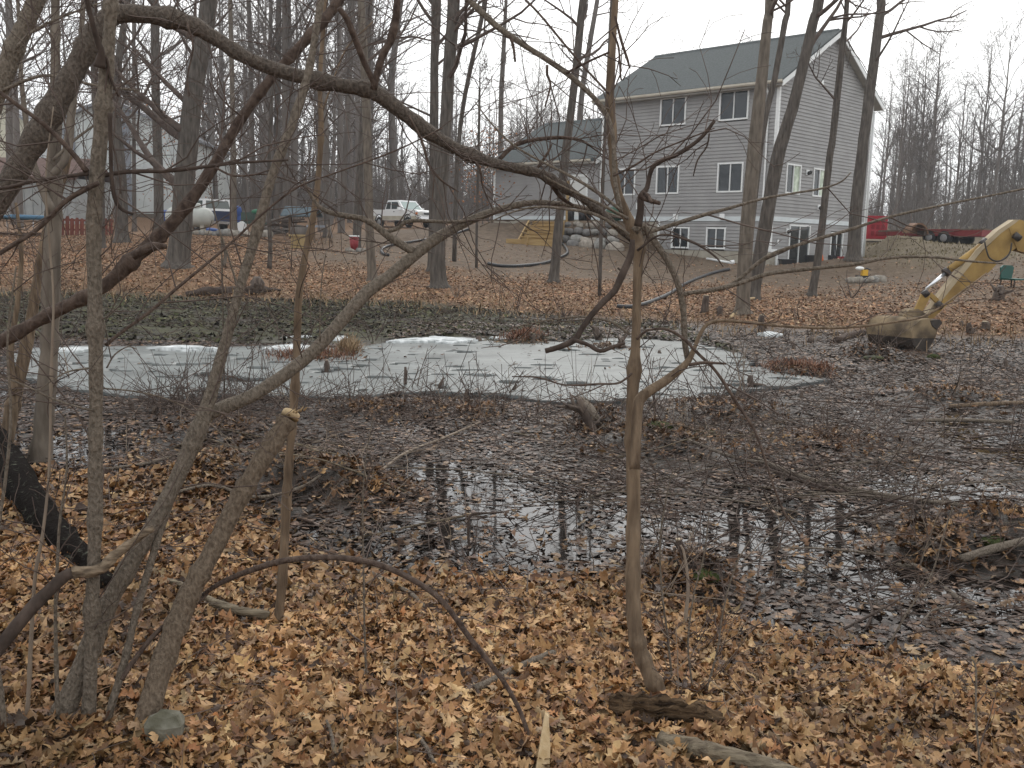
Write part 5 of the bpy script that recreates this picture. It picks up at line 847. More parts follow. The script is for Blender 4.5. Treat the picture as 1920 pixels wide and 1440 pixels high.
# stairs of new timber up to the terrace
SW = mat('new_timber', (.27, .175, .07), .7, .3, col2=(.38, .26, .115), scale=3, stretch=(.5, 4, 4)); g = on(1002, 459, 45); th = thing('wooden_steps', 'flight of new yellow timber steps climbing to the back door terrace', 'steps', (g[0], g[1], g[2]-.05), rad(-18)); dz = (2.84-g[2])/7
for k in range(7): m = MB(); m.box(-.95+.05*k, .95-.05*k if k < 3 else .8, k*.27, k*.27+.32, dz*k, dz*k+.045); m.box(-.93+.05*k, .93-.05*k if k < 3 else .78, k*.27+.07, k*.27+.10, dz*k-dz+.05, dz*k-.002); m.build('tread', SW, th, smooth=False)
m = MB(); m.box(-1.3, 1.05, -.28, -.06, -.1, .28); m.build('base_plank', SW, th, smooth=False)
for s in (-.9, .86): m = MB(); m.prism([(-.05, -.1), (1.95, -.1), (1.95, dz*6.6), (-.05, .05)], s-.03, s+.03, 'x'); m.build('stringer', SW, th, smooth=False)
m = MB(); m.box(-.25, -.19, -.5, -.44, -.12, .62, M=Matrix.Rotation(.12, 4, 'Y')); m.build('prop_stick', SW, th, smooth=False)
g = on(1063, 412, 47.5); m = MB(); m.box(g[0]-.07, g[0]+.07, g[1]-.07, g[1]+.07, g[2]-1.0, g[2]+1.9); tag(m.build('post', SW, None, g, smooth=False), 'new yellow timber post standing beside the white garage door', 'post')
g = on(1037, 408, 46.8); th = thing('red_chair', 'red slatted chair standing on the terrace in front of the garage wall', 'chair', (g[0], g[1], g[2]), rad(15))
for z in (.45, .62, .8): m = MB(); m.box(-.25, .25, .2, .23, z, z+.1); m.build('slat', RD, th, smooth=False)
m = MB(); m.box(-.25, .25, -.25, .22, .4, .44); m.build('seat', RD, th, smooth=False)
for x in (-.22, .22):
    for y in (-.22, .2): m = MB(); m.box(x-.025, x+.025, y-.025, y+.025, 0, .4 if y < 0 else .92); m.build('leg', RD, th, smooth=False)
for k, (u, h, lab) in enumerate([(1070, .5, 'black tub nearest the yellow post by the garage door'), (1091, .4, 'short black bucket in front of the white garage door'), (1102, .62, 'tall black canister right of the white garage door')]):
    g = on(u, 412, 47.5); m = MB(); m.tube([g, g+[0, 0, h*.9], g+[0, 0, h]], [.16, .18, .15], 12); m.tube([g+[-.14, 0, h], g+[0, 0, h+.14], g+[.14, 0, h]], .02, 5); tag(m.build('bucket', MAT['black_plastic'], None, g), lab, 'bucket')
g = on(1152, 424, 45.2); m = MB(); m.blob(g+[0, 0, .35], .5, .35, .35, 12, .2); tag(m.build('tarp_pile', mat('tarp_green', (.02, .07, .04), .5, .4), None, g), 'dark green sheet heaped on the terrace above the boulder wall', 'tarp')
# black corrugated drain pipes
def pipe(pts, lab, r=.055):
    P = []
    for u, v in pts: p = hit(u, v, 15); P.append(p+[0, 0, r*1.1])
    Ps = spline(P, 10); n = len(Ps); R = r*(1+.10*np.sign(np.sin(np.arange(n)*math.pi))); m = MB(); Q = []; RR = []
    for i in range(n-1):
        for t in (0, .25, .5, .75): Q.append(Ps[i]*(1-t)+Ps[i+1]*t); RR.append(r*(1.08 if t < .5 else .94))
    m.tube(Q, RR, 9); tag(m.build('drain_pipe', mat('pipe_black', (.022, .023, .026), .45, .4), None, P[0]), lab, 'pipe')
pipe([(728,481),(720,479),(715,473),(720,467),(740,461),(770,456),(800,451),(850,441),(880,431)], 'black corrugated pipe hooked at its end, running past the ridged trunk')
pipe([(916,497),(935,501),(960,502),(990,500),(1020,496),(1045,487),(1062,479),(1063,471),(1056,461),(1050,456)], 'black corrugated pipe curling from the dirt yard round to the wooden steps')
pipe([(1157,579),(1180,580),(1205,575),(1230,566),(1255,554),(1285,535),(1320,520),(1345,512),(1368,507)], 'black corrugated pipe running down the bank towards the pond behind the central sapling', .05)
# things along the house foot
g = on(1345, 482, 41.5); p1 = on(1366, 487, 40.6); m = MB(); m.tube([on(1326, 478, 42.5)+[0, 0, .05], p1+[0, 0, .05]], .05, 8); m.tube([p1+[.0, 0, .05], p1+[.22, -.1, .07]], [.07, .1], 8); tag(m.build('white_pipe', MAT['white_trim'], None, g), 'white downspout pipe lying on the dirt below the basement windows', 'pipe')
def tub(u, v, Y, h, w, lab, mt): g = on(u, v, Y); m = MB(); m.box(g[0]-w/2, g[0]+w/2, g[1]-.22, g[1]+.22, g[2]-.03, g[2]+h, tx=-.03, ty=-.02); m.box(g[0]-w/2-.06, g[0]+w/2+.06, g[1]-.28, g[1]+.28, g[2]+h, g[2]+h+.04); tag(m.build('tub', MAT[mt], None, g, smooth=False), lab, 'tub')
tub(1474, 502, 41.6, .26, .5, 'low black tub on the ground left of the sliding door', 'black_plastic'); tub(1521, 500, 42.4, .42, .42, 'black box standing right of the sliding door', 'black_plastic')
g = on(1540, 499, 42); m = MB(); m.tube([g+[0, 0, .02], g+[0, 0, .3], g+[0, 0, .42]], [.13, .06, .03], 14); m.box(g[0]-.17, g[0]+.17, g[1]-.17, g[1]+.17, g[2]-.02, g[2]+.02); tag(m.build('traffic_cone', mat('cone_orange', (.62, .14, .04), .5, .3), None, g), 'small orange traffic cone by the house wall right of the sliding door', 'cone')
g = on(1563, 498, 43); th = thing('hand_truck', 'dark hand tools and a red can leaning below the last basement window', 'tools', g); m = MB(); m.tube([(0, 0, 0), (-.05, .05, 1.1)], .03, 6); m.tube([(.12, 0, 0), (.02, .1, 1.2)], .025, 6); m.build('tool_handle', MAT['black_plastic'], th); m = MB(); m.box(.1, .4, -.15, .15, 0, .4); m.build('can', RD, th, smooth=False); m = MB(); m.box(-.25, .05, -.15, .1, 0, .45); m.build('crate', MAT['black_plastic'], th, smooth=False)
g = on(1617, 507, 33.5); th = thing('chop_saw', 'small yellow and black power saw with a white top standing on the stone pile', 'saw', (g[0], g[1], g[2]+.12)); m = MB(); m.box(-.18, .2, -.15, .15, 0, .10); m.build('base', MAT['black_plastic'], th, smooth=False); m = MB(); m.box(-.02, .16, -.12, .1, .10, .30); m.build('motor', mat('saw_yellow', (.62, .36, .03), .5, .35), th, smooth=False); m = MB(); m.blob((-.1, 0, .34), .16, .1, .07, 2, .15); m.build('guard', MAT['white_trim'], th); m = MB(); m.tube([(.05, 0, .28), (.14, 0, .36), (.28, 0, .3)], .025, 6); m.build('handle', MAT['black_plastic'], th)
# red box body and red trailer on the rise to the right
g = on(1637, 440, 56)+[0, 0, .15]; th = thing('red_container', 'bright red panelled container standing behind the corner of the house', 'container', g, rad(-12)); CR = mat('container_red', (.30, .006, .018), .45, .4, col2=(.36, .012, .025), scale=3); m = MB(); m.box(-.5, .65, -.6, .6, 0, 1.3); m.build('body', CR, th, smooth=False)
m = MB(); m.prism([(-.5, .0), (-.5, 1.3), (-.72, 1.1), (-.72, .2)], -.6, .6, 'y'); m.build('nose', CR, th, smooth=False)
for r_ in range(3):
    for c_ in range(3): m = MB(); m.box(-.22+c_*.27, -.04+c_*.27, -.63, -.601, .18+r_*.36, .44+r_*.36); m.build('panel', mat('panel_red%d%d' % (r_, c_), (.20, .006, .012), .5, .3), th, smooth=False)
a, b = on(1668, 446, 54)+[0, 0, .15], on(1862, 463, 49)+[0, 0, .15]; d = b-a; Lt = math.hypot(d[0], d[1]); th = thing('flatbed_trailer', 'long low dark red flatbed trailer with a pale plank deck on the grassy rise', 'trailer', (a[0], a[1], a[2]), math.atan2(d[1], d[0])); sl_ = d[2]/Lt; TR_ = mat('trailer_red', (.16, .015, .02), .55, .35, col2=(.21, .03, .03), scale=3)
m = MB(); m.prism([(0, .22), (Lt, .30+d[2]), (Lt, .62+d[2]), (0, .42)], -1.1, 1.1, 'y'); m.build('frame', TR_, th, smooth=False); m = MB(); m.prism([(0, .425), (Lt, .625+d[2]), (Lt, .70+d[2]), (0, .50)], -1.05, 1.05, 'y'); m.build('deck', MAT['bark_tan'], th, smooth=False)
for x in (Lt*.52, Lt*.66):
    for s in (-1, 1): z = sl_*x+.18; m = MB(); y0, y1 = sorted((s*1.12, s*.86)); m.tube([(x, y0, z), (x, y1, z)], .36, 18); w_ = m.build('wheel', MAT['tyre'], th); m = MB(); m.tube([(x, s*1.125, z), (x, s*1.14, z)], [.2, .16], 14); m.build('rim', MAT['rim'], w_)
m = MB(); m.box(Lt*.42, Lt*.8, -1.14, -1.08, .55+sl_*Lt*.6, .62+sl_*Lt*.6); m.build('fender', TR_, th, smooth=False)
g = on(1716, 440, 51); g[2] = g[2]+.45; th = thing('digger_bucket', 'rusty brown digging bucket lying on the deck of the red trailer', 'bucket', g, rad(10)); a = np.linspace(.1, 3.0, 8); m = MB(); o_ = [(.55*math.cos(t), .62*math.sin(t)) for t in a]; m.prism(o_+[(.48*math.cos(t), .54*math.sin(t)) for t in a[::-1]], -.35, .35, 'y'); m.prism(o_, .32, .35, 'y'); m.build('shell', mat('rust_brown', (.13, .065, .035), .8, .3, col2=(.20, .11, .06), scale=5), th, smooth=False); m = MB(); m.box(.3, .6, -.3, .3, .0, .2); m.build('tooth_bar', MAT['bark_dark'], th, smooth=False)
# green lawn chair at the right edge
g = on(1898, 541, 25.5); th = thing('lawn_chair', 'dark green plastic lawn chair standing in the leaves at the right edge', 'chair', g, rad(25)); GC = mat('chair_green', (.012, .075, .06), .45, .35); m = MB(); m.box(-.24, .24, -.24, .22, .18, .22, tx=-.02); m.build('seat', GC, th, smooth=False); m = MB(); m.prism([(-.2, .22), (.2, .22), (.25, .5), (.16, .56), (-.16, .56), (-.25, .5)], .2, .24, 'y'); m.build('backrest', GC, th, smooth=False)
for x in (-.2, .2):
    for y in (-.2, .2): m = MB(); m.tube([(x, y, .18), (x*1.15, y*1.1, -.03)], .02, 6); m.build('leg', MAT['bark_dark'], th)
# excavator arm reaching in from the right
YE = mat('excavator_yellow', (.21, .128, .044), .65, .25, col2=(.37, .24, .08), scale=3.2, bump=.1, detail=8); YD = mat('muddy_yellow', (.085, .064, .045), .9, .15, col2=(.26, .195, .12), scale=4, detail=9); MUD = mat('wet_mud', (.018, .013, .011), .45, .4, col2=(.05, .038, .03), scale=8); STL = mat('steel_rod', (.70, .71, .73), .2, .5, metal=.7); PIN = mat('greasy_steel', (.04, .032, .028), .5, .4)
Ye = 16.0; gE = atY(2250, 640, Ye+.6); gE[2] = gz(gE[0], gE[1]); ex = thing('excavator', 'yellow excavator reaching in from the right edge, its muddy bucket resting at the pond shore', 'excavator', gE, local=False)
def plate(pts, Y, t, name, mt, par, mi=None):
    """side plate outline at depth Y with real thickness t"""
    m = MB(); A = [atY(u, v, Y) for u, v in pts]; n = len(A); V = [p-np.array([0, t/2, 0]) for p in A]+[p+np.array([0, t/2, 0]) for p in A]
    m.faces(V, [tuple(range(n)), tuple(range(2*n-1, n-1, -1))]+[(i, i+n, (i+1) % n+n, (i+1) % n) for i in range(n)]); return m.build(name, mt, par, smooth=False)
stick = plate([(1862,445),(1884,424),(1906,414),(1914,418),(1915,432),(1904,462),(1872,487),(1850,510),(1800,548),(1770,573),(1742,600),(1730,598),(1736,585),(1757,560),(1800,512),(1838,470)], Ye, .16, 'stick', YE, ex)
plate([(1836,470),(1872,437),(1900,417),(1906,412),(1896,412),(1866,432),(1826,468),(1756,556),(1730,592),(1737,592),(1762,562)], Ye, .19, 'top_plate', mat('pale_yellow', (.32, .25, .16), .7, .25, col2=(.42, .34, .23), scale=4, detail=8), stick)
plate([(1884,424),(1906,412),(1950,425),(2060,470),(2190,560),(2230,600),(2180,605),(2080,540),(1960,484),(1925,476),(1902,470),(1896,455)], Ye+.02, .22, 'boom', YE, ex)
def cyl(a, b, w, name, mt, par, Y=Ye-.0): m = MB(); A, B = atY(*a, Y), atY(*b, Y); m.tube([A, B], w/FPX*Y/2, 14); return m.build(name, mt, par)
cy = cyl((1848,455), (1773,511), 13, 'hydraulic_cylinder', YE, ex); cyl((1774,511), (1736,543), 7, 'piston_rod', STL, cy); cyl((1778,507), (1771,513), 17, 'gland', PIN, cy); cyl((1852,452), (1842,462), 20, 'pin_boss', PIN, cy)
plate([(1727,552),(1740,546),(1746,552),(1728,585),(1712,586)], Ye-.17, .05, 'link', YE, ex); plate([(1734,548),(1746,549),(1768,569),(1764,578)], Ye-.12, .06, 'link', YE, ex); plate([(1734,548),(1746,549),(1768,569),(1764,578)], Ye+.12, .06, 'link', YE, ex)
for a, b in (((1732,546), (1739,554)), ((1757,568), (1766,576)), ((1902,440), (1912,448))): cyl(a, b, 13, 'pin', PIN, ex, Ye-.19)
m = MB(); hp = [(1846,452),(1850,470),(1856,484),(1870,490),(1885,484),(1894,472),(1897,455)]; m.tube(spline([atY(u, v, Ye-.2) for u, v in hp], 5), .014, 6); m.build('hose', PIN, ex)
Yb = 15.5; wv = np.array([-.50, .62, .0])
up_ = [(1757,604),(1742,597),(1725,600),(1713,610),(1708,622),(1709,634)]; lo_ = [(1709,634),(1713,648),(1722,656),(1738,660)]
bu = plate(up_+[(1752,634)], Yb, .035, 'bucket', YD, ex); plate(lo_+[(1752,634)], Yb+.002, .03, 'wet_side', MUD, bu)
def shell(pts, name, mt, e):
    A = np.array([atY(u, v, Yb+e) for u, v in pts]); A = spline(A, 3); B = A+wv; n = len(A); cen = np.array([atY(1738, 628, Yb)]); C_, D_ = A+(cen-A)*.07, B+(cen+wv-B)*.07; m = MB(); V = np.vstack([A, B, C_, D_])
    m.faces(V, [(i, i+1, n+i+1, n+i) for i in range(n-1)]+[(2*n+i+1, 2*n+i, 3*n+i, 3*n+i+1) for i in range(n-1)]+[(n-1, 3*n-1, 4*n-1, 2*n-1), (0, n, 3*n, 2*n)]+[(n+i, n+i+1, 3*n+i+1, 3*n+i) for i in range(n-1)]); m.build(name, mt, bu, smooth=False)
shell(up_[1:], 'bucket_shell', YD, .012); shell(lo_, 'wet_shell', MUD, .012)
A2 = [atY(u, v, Yb) for u, v in lo_+[(1752,634)]+up_[::-1][1:]]; m = MB(); m.faces([p+wv for p in A2], [tuple(range(len(A2)))]); m.build('bucket_side', YD, bu, smooth=False)
m = MB(); A2 = [atY(u, v, Yb-.03) for u, v in [(1745,601),(1762,599),(1767,605),(1757,618),(1749,612)]]; n = 5; m.faces([p for p in A2]+[p+np.array([-.3, .5, 0]) for p in A2], [tuple(range(n)), tuple(range(2*n-1, n-1, -1))]+[(i, i+n, (i+1) % n+n, (i+1) % n) for i in range(n)]); m.build('bucket_lip', MUD, bu, smooth=False)
for t in (0, .33, .66, 1): q = atY(1738, 660, Yb)+wv*t; m = MB(); m.tube([q+[0, 0, .02], q+[.06, -.02, -.05]], [.04, .012], 5); m.build('tooth', MUD, bu)
for k in range(3): q0 = atY(1712+k*1.5, 611, Yb)+wv*(.25+.25*k); 
plate([(1700,580),(1716,578),(1732,588),(1738,601),(1715,604),(1688,600),(1690,590)], Yb+.42, .24, 'bucket_bracket', YD, bu)
# out of the frame: the rest of the machine, plainly
bx_ = gE+np.array([1.6, .4, 0]); m = MB()
for s in (-.85, .85):
    for pr in (1,): m.prism([(-1.5, .1), (-1.2, 0), (1.2, 0), (1.5, .1), (1.6, .4), (1.35, .7), (-1.35, .7), (-1.6, .4)], s-.25, s+.25, 'y', Matrix.Translation(bx_))
m.build('track', PIN, ex, smooth=False); m = MB(); m.box(-1.3, 1.9, -1.1, 1.1, .8, 1.7, Matrix.Translation(bx_), tx=.1, ty=.05); m.build('engine_housing', YE, ex, smooth=False); m = MB(); m.box(-1.2, .2, -1.05, -.1, 1.7, 2.7, Matrix.Translation(bx_), tx=.1, ty=.05); m.build('cab', MAT['car_glass'], ex, smooth=False)
# ---------------------------------------------------------------- fallen leaves
rgL = np.random.default_rng(3)
LT = [0, .1, .22, .32, .44, .54, .68, .77, .88, 1.0]
def leaf_shape(rg, simple=False):
    """lobed oak leaf: midrib, left and right outline"""
    T = np.array(LT); k = rg.uniform(.55, .85); w = k*np.array([.03, .10, .30, .11, .46, .13, .42, .12, .22, .0])*rg.uniform(.7, 1.25, 10); w2 = k*np.array([.03, .10, .28, .12, .44, .14, .44, .12, .22, .0])*rg.uniform(.7, 1.25, 10); sh = np.array([0, 0, .03, -.02, .06, -.02, .06, -.02, .05, 0])
    if simple: ix = [0, 2, 4, 6, 9]; T, w, w2, sh = T[ix], w[ix]*1.0, w2[ix]*1.0, sh[ix]
    n = len(T); mid = np.stack([T, np.zeros(n)], 1); l = np.stack([T+sh, w], 1); r = np.stack([T+sh, -w2], 1); V = np.concatenate([mid, l, r]); V[:, 0] -= .5
    i = np.arange(n-1); F = np.concatenate([np.stack([i, i+1, n+i+1, n+i], 1), np.stack([i, 2*n+i, 2*n+i+1, i+1], 1)]); return V, F
SHP = [leaf_shape(rgL) for _ in range(10)]; SHS = [leaf_shape(rgL, True) for _ in range(6)]
SHQ = [(np.array([(-.5, 0), (-.15, .33*k), (.22, .24*k), (.5, 0), (.22, -.26*k), (-.15, -.3*k)]), np.array([(0, 3, 2, 1), (3, 0, 5, 4)])) for k in (.8, 1, 1.15)]
DRY = np.array([(.29, .17, .080), (.38, .245, .125), (.21, .112, .050), (.33, .195, .092), (.12, .062, .031), (.45, .315, .175), (.05, .028, .017), (.27, .195, .12), (.31, .15, .065)]); DRYP = [.18, .16, .17, .13, .13, .06, .08, .06, .03]
WET = np.array([(.055, .034, .024), (.085, .053, .038), (.030, .020, .016), (.11, .068, .046), (.16, .095, .056), (.24, .14, .068), (.068, .050, .042)]); WETP = [.24, .20, .18, .13, .11, .05, .09]
FAR = np.array([(.26, .14, .075), (.19, .10, .055), (.33, .20, .115), (.12, .065, .038), (.38, .27, .17), (.23, .155, .10)]); FARP = [.27, .24, .18, .14, .08, .09]
def leaves(name, X, Y, Zb, size, pal, pp, tilt, curl, mt, label, shapes, rg, flat=False):
    n = len(X); sc = size*np.exp(np.clip(rg.normal(size=n), -2, 1.6)*.28); rz = rg.uniform(0, 2*math.pi, n); tx = rg.normal(size=n)*tilt; ty = rg.normal(size=n)*tilt; cu = rg.normal(size=n)*curl+curl*.4; fo = rg.normal(size=n)*curl*1.3; bd = rg.normal(size=n)*curl; col = pal[rg.choice(len(pal), n, p=pp)]*rg.uniform(.7, 1.3, (n, 1))*(1+1.1*fbm(X*1.4+9, Y*1.4, 4))[:, None]*np.exp(rg.normal(size=(n, 3))*.022); wi = rg.uniform(.75, 1.1, n); sid = rg.integers(0, len(shapes), n); b = MB()
    for s in range(len(shapes)):
        k = np.where(sid == s)[0]
        if not len(k): continue
        V, F = shapes[s]; x = V[:, 0][None]*np.ones((len(k), 1)); y = V[:, 1][None]*wi[k][:, None]
        z = cu[k][:, None]*x**2*1.6+fo[k][:, None]*np.abs(y)*.9+bd[k][:, None]*np.sin(x*7+rz[k][:, None])*.18+bd[k][:, None]*y*x*1.2
        P = np.stack([x, y, z], -1)*sc[k][:, None, None]
        a, c, d = tx[k][:, None], ty[k][:, None], rz[k][:, None]
        y1 = P[..., 1]*np.cos(a)-P[..., 2]*np.sin(a); z1 = P[..., 1]*np.sin(a)+P[..., 2]*np.cos(a); x2 = P[..., 0]*np.cos(c)+z1*np.sin(c); z2 = -P[..., 0]*np.sin(c)+z1*np.cos(c)
        Q = np.stack([x2*np.cos(d)-y1*np.sin(d)+X[k][:, None], x2*np.sin(d)+y1*np.cos(d)+Y[k][:, None], z2+Zb[k][:, None]], -1); m = V.shape[0]
        b.add(Q.reshape(-1, 3), (F[None]+(np.arange(len(k))*m)[:, None, None]).reshape(-1), np.full(len(k)*len(F), 4), np.repeat(col[k], m, 0))
    o = b.build(name, mt, smooth=True); tag(o, label, 'leaves', kind='stuff'); return o
mat('dry_leaf', (.82, .82, .82), .62, .3, col2=(1.1, 1.1, 1.1), scale=45, attr='tint', bump=.25); mat('wet_leaf', (.58, .56, .54), .42, .17, col2=(1.15, 1.15, 1.15), scale=40, attr='tint', bump=.3); mat('far_leaf', (.8, .8, .8), .75, .2, col2=(1.1, 1.1, 1.1), scale=20, attr='tint')
def scatter(n, x0, x1, y0, y1, rg, k=None):
    X = rg.uniform(x0, x1, n); Y = rg.uniform(y0, y1, n); ok = np.abs(X) < .64*Y+.9; return X[ok], Y[ok]
X, Y = scatter(165000, -4.5, 4.5, 1.9, 7.2, rgL); bk = bank(X, Y); z = tz(X, Y); keep = rgL.random(len(X)) < sstep(-.25, .25, bk+.35*fbm(X*3, Y*3)); X, Y, z, bk = X[keep], Y[keep], z[keep], bk[keep]
lift = rgL.random(len(X))**1.5*.030+.002; near = Y < 4.2
for sel, sh in ((near, SHP), (~near, SHS)): leaves('leaf_litter', X[sel], Y[sel], (z+lift)[sel], .056, DRY*[.84, .775, .68], DRYP, .27, .44, MAT['dry_leaf'], 'thick carpet of dry curled oak leaves in the foreground' if sel[0] == near[0] else 'dry curled oak leaves further back along the near bank', sh, rgL)
X, Y = scatter(30000, -7, 6, 3.2, 9.5, rgL); bk = bank(X, Y); keep = (rgL.random(len(X)) < .9*sstep(-2.4, .2, bk)*(bk < .9)*(.35+1.5*np.maximum(0, fbm(X*1.2, Y*1.2)+.12))); X, Y = X[keep], Y[keep]; z = np.maximum(tz(X, Y), .0)
P2 = np.vstack([DRY[:5]*.62, WET[2:5]]); leaves('leaf_litter', X, Y, z+.006+rgL.random(len(X))*.02, .060, P2, np.full(8, .125), .25, .3, MAT['wet_leaf'], 'damp brown leaves thinning out towards the water', SHP, rgL)
# soaked leaves lying flat in the water
X, Y = scatter(150000, -8, 8, 3.4, 11.5, rgL); bk = bank(X, Y); t = tz(X, Y); op = sstep(-.07, .005, t); keep = (bk < .2) & (t < .12) & (rgL.random(len(X)) < (.16+.84*op)*(.22+.78*sstep(-.10, .10, fbm(X*1.5+4, Y*1.5, 4)))) & ~inpoly(X, Y, ICEW); X, Y, t = X[keep], Y[keep], t[keep]
leaves('wet_leaf_mat', X, Y, np.maximum(t, 0)+.003+rgL.random(len(X))**2*.008, .050, WET, WETP, .045, .10, MAT['wet_leaf'], 'soaked dark leaves matted flat over the shallow water', SHS, rgL)
X, Y = scatter(110000, -11, 13, 10.5, 18.5, rgL); t = tz(X, Y); keep = (rgL.random(len(X)) < .25+.75*sstep(-.07, 0, t)) & ~inpoly(X, Y, ICEW) & (shore(X, Y) < .3) & ((X > -2) | (Y < 14.4)); X, Y, t = X[keep], Y[keep], t[keep]
leaves('wet_leaf_mat', X, Y, np.maximum(t, 0)+.004+rgL.random(len(X))**2*.015, .062, WET, WETP, .07, .16, MAT['wet_leaf'], 'soaked dark leaves matted over the far mud', SHQ, rgL)
ALG = np.array([(.040, .033, .023), (.056, .052, .027), (.066, .068, .031), (.024, .020, .016), (.085, .073, .046)])
X, Y = scatter(95000, -15, 3.5, 14.3, 23.4, rgL); t = tz(X, Y); keep = (shore(X, Y) < .5) & ~inpoly(X, Y, ICEW) & (rgL.random(len(X)) < np.clip(.30+1.9*fbm(X*.9, Y*1.6, 4), .04, 1)); X, Y, t = X[keep], Y[keep], t[keep]
leaves('mud_clods', X, Y, np.maximum(t, 0)+.01, .075, ALG, [.3, .25, .15, .2, .1], .22, .5, MAT['far_leaf'], 'dark lumps of mud and green algae on the drained flat beyond the ice', SHQ, rgL)
# hummocks: heaped leaves
XX, YY2 = [], []
for (cx, cy, h, r) in HUMW:
    n = int(800*r*(1.3 if cy < 6 else .8)); XX.append(cx+rgL.normal(size=n)*r*.62); YY2.append(cy+rgL.normal(size=n)*r*.62)
X, Y = np.concatenate(XX), np.concatenate(YY2); leaves('hummock_leaves', X, Y, np.maximum(tz(X, Y), 0)+.01+rgL.random(len(X))*.03, .060, np.vstack([DRY[[2, 3, 4, 6]]*.8, WET[[3, 4]]]), [.2, .15, .25, .15, .15, .1], .4, .4, MAT['wet_leaf'], 'brown leaves caught on the hummocks in the wet ground', SHP, rgL)
# leaf covered far bank and woods floor
X, Y = scatter(230000, -27, 24, 16, 46, rgL); s = shore(X, Y); keep = (s > .2) & (rgL.random(len(X)) < (1-.93*np.maximum(dirtmask(X, Y), 1.08*grassmask(X, Y)))*sstep(.1, 1.6, s)*np.clip(34/Y, .5, 1.4)); X, Y = X[keep], Y[keep]
leaves('far_leaf_litter', X, Y, tz(X, Y)+.015, .074, FAR, FARP, .3, .3, MAT['far_leaf'], 'rust brown fallen leaves over the bank beyond the pond', SHQ, rgL)
# specks: crumbs and leaf shreds in the mud, dead grass, twigs
def sticks(n, fx, ln, r, name, mt, label, cat, rise=.12, k=3, bent=.25):
    b = MB(); c = 0
    while c < n:
        p = fx()
        if p is None: continue
        l = ln*rgL.uniform(.4, 1.5); a = rgL.uniform(0, 2*math.pi); e = abs(rgL.normal()*rise); d = np.array([math.cos(a)*math.cos(e), math.sin(a)*math.cos(e), math.sin(e)])*l; q = np.array([p[0], p[1], p[2]+r])
        m1 = q+d*.5+rgL.normal(size=3)*l*.08*np.array([1, 1, .4])*bent*4; b.tube([q, m1, q+d], [r, r*.85, r*.45], k, False); c += 1
        if rgL.random() < .5: b.tube([m1, m1+d*.3+rgL.normal(size=3)*l*.16*np.array([1, 1, .5])], [r*.6, r*.3], k, False)
    tag(b.build(name, mt), label, cat, kind='stuff')
def pick(x0, x1, y0, y1, cond):
    def f():
        x, y = rgL.uniform(x0, x1), rgL.uniform(y0, y1)
        if abs(x) > .64*y+.8: return None
        z = gzq(x, y); return (x, y, max(z, 0)) if cond(x, y, z) else None
    return f
_gx = np.linspace(-22, 22, 240); _gy = np.linspace(1.6, 30, 240); _GX, _GY = np.meshgrid(_gx, _gy); _GZ = tz(_GX, _GY)
def gzq(x, y): return float(_GZ[min(239, max(0, int((y-1.6)/28.4*239))), min(239, max(0, int((x+22)/44*239)))])
pin = lambda x, y: bool(inpoly(np.array([x]), np.array([y]), ICEW)[0])
sticks(750, pick(-4, 4, 1.9, 6, lambda x, y, z: True), .20, .0022, 'twig_litter', MAT['twig'], 'fine dark twigs scattered over the dry leaves', 'twigs', .15)
sticks(2600, pick(-9, 9, 4, 13, lambda x, y, z: not pin(x, y)), .42, .0034, 'twig_litter', MAT['twig'], 'thin twigs littering the wet ground', 'twigs', .25)
sticks(1300, pick(-12, 14, 11, 21, lambda x, y, z: not pin(x, y)), .5, .006, 'twig_litter', MAT['bark_brown'], 'twigs and broken stalks in the far mud', 'twigs', .4)
def hump():
    cx, cy, h, r = HUMW[rgL.integers(len(HUMW))]; x, y = cx+rgL.normal()*r*.7, cy+rgL.normal()*r*.7; return (x, y, max(gzq(x, y), 0))
sticks(380, hump, .34, .0035, 'brush_litter', MAT['twig'], 'tangled twigs caught on the hummocks', 'brush', .5)
sticks(260, hump, .34, .003, 'brush_litter', MAT['twig_pale'], 'pale dead stalks on the hummocks', 'brush', .7)
def line(u0, v0, u1, v1, su, sv):
    def f(): t = rgL.random(); p = atZ(u0+(u1-u0)*t+rgL.normal()*su, v0+(v1-v0)*t+rgL.normal()*sv, .02); return (p[0], p[1], max(gzq(p[0], p[1]), .0))
    return f
sticks(420, line(560, 755, 1440, 770, 60, 26), .42, .004, 'brush_litter', MAT['twig'], 'dead brush along the near edge of the ice', 'brush', .7)
sticks(330, line(1100, 880, 1750, 860, 40, 60), .6, .004, 'brush_litter', MAT['twig'], 'brush heap right of the central sapling', 'brush', .45)
sticks(300, line(240, 760, 560, 760, 50, 16), .45, .004, 'brush_litter', MAT['twig'], 'dead brush between the left stems at the ice edge', 'brush', .8)
def grass(n, f, ln, name, mt, label):
    b = MB()
    for _ in range(n):
        p = f(); l = ln*rgL.uniform(.5, 1.4); a = rgL.uniform(0, 6.28); e = rgL.uniform(.3, 1.4); d = np.array([math.cos(a)*math.cos(e), math.sin(a)*math.cos(e), math.sin(e)])*l; q = np.array(p); t = q+d; t[2] -= l*.25; s = np.array([-math.sin(a), math.cos(a), 0])*.004*max(1, q[1]/9); m1 = q+d*.55
        b.faces([q-s, q+s, m1+s*.8, m1-s*.8, t], [(0, 1, 2, 3), (3, 2, 4)])
    tag(b.build(name, mt), label, 'grass', kind='stuff')
mat('dead_grass', (.15, .095, .05), .8, .2, col2=(.27, .19, .11), scale=4); mat('rust_grass', (.12, .055, .035), .8, .2, col2=(.2, .1, .06), scale=4)
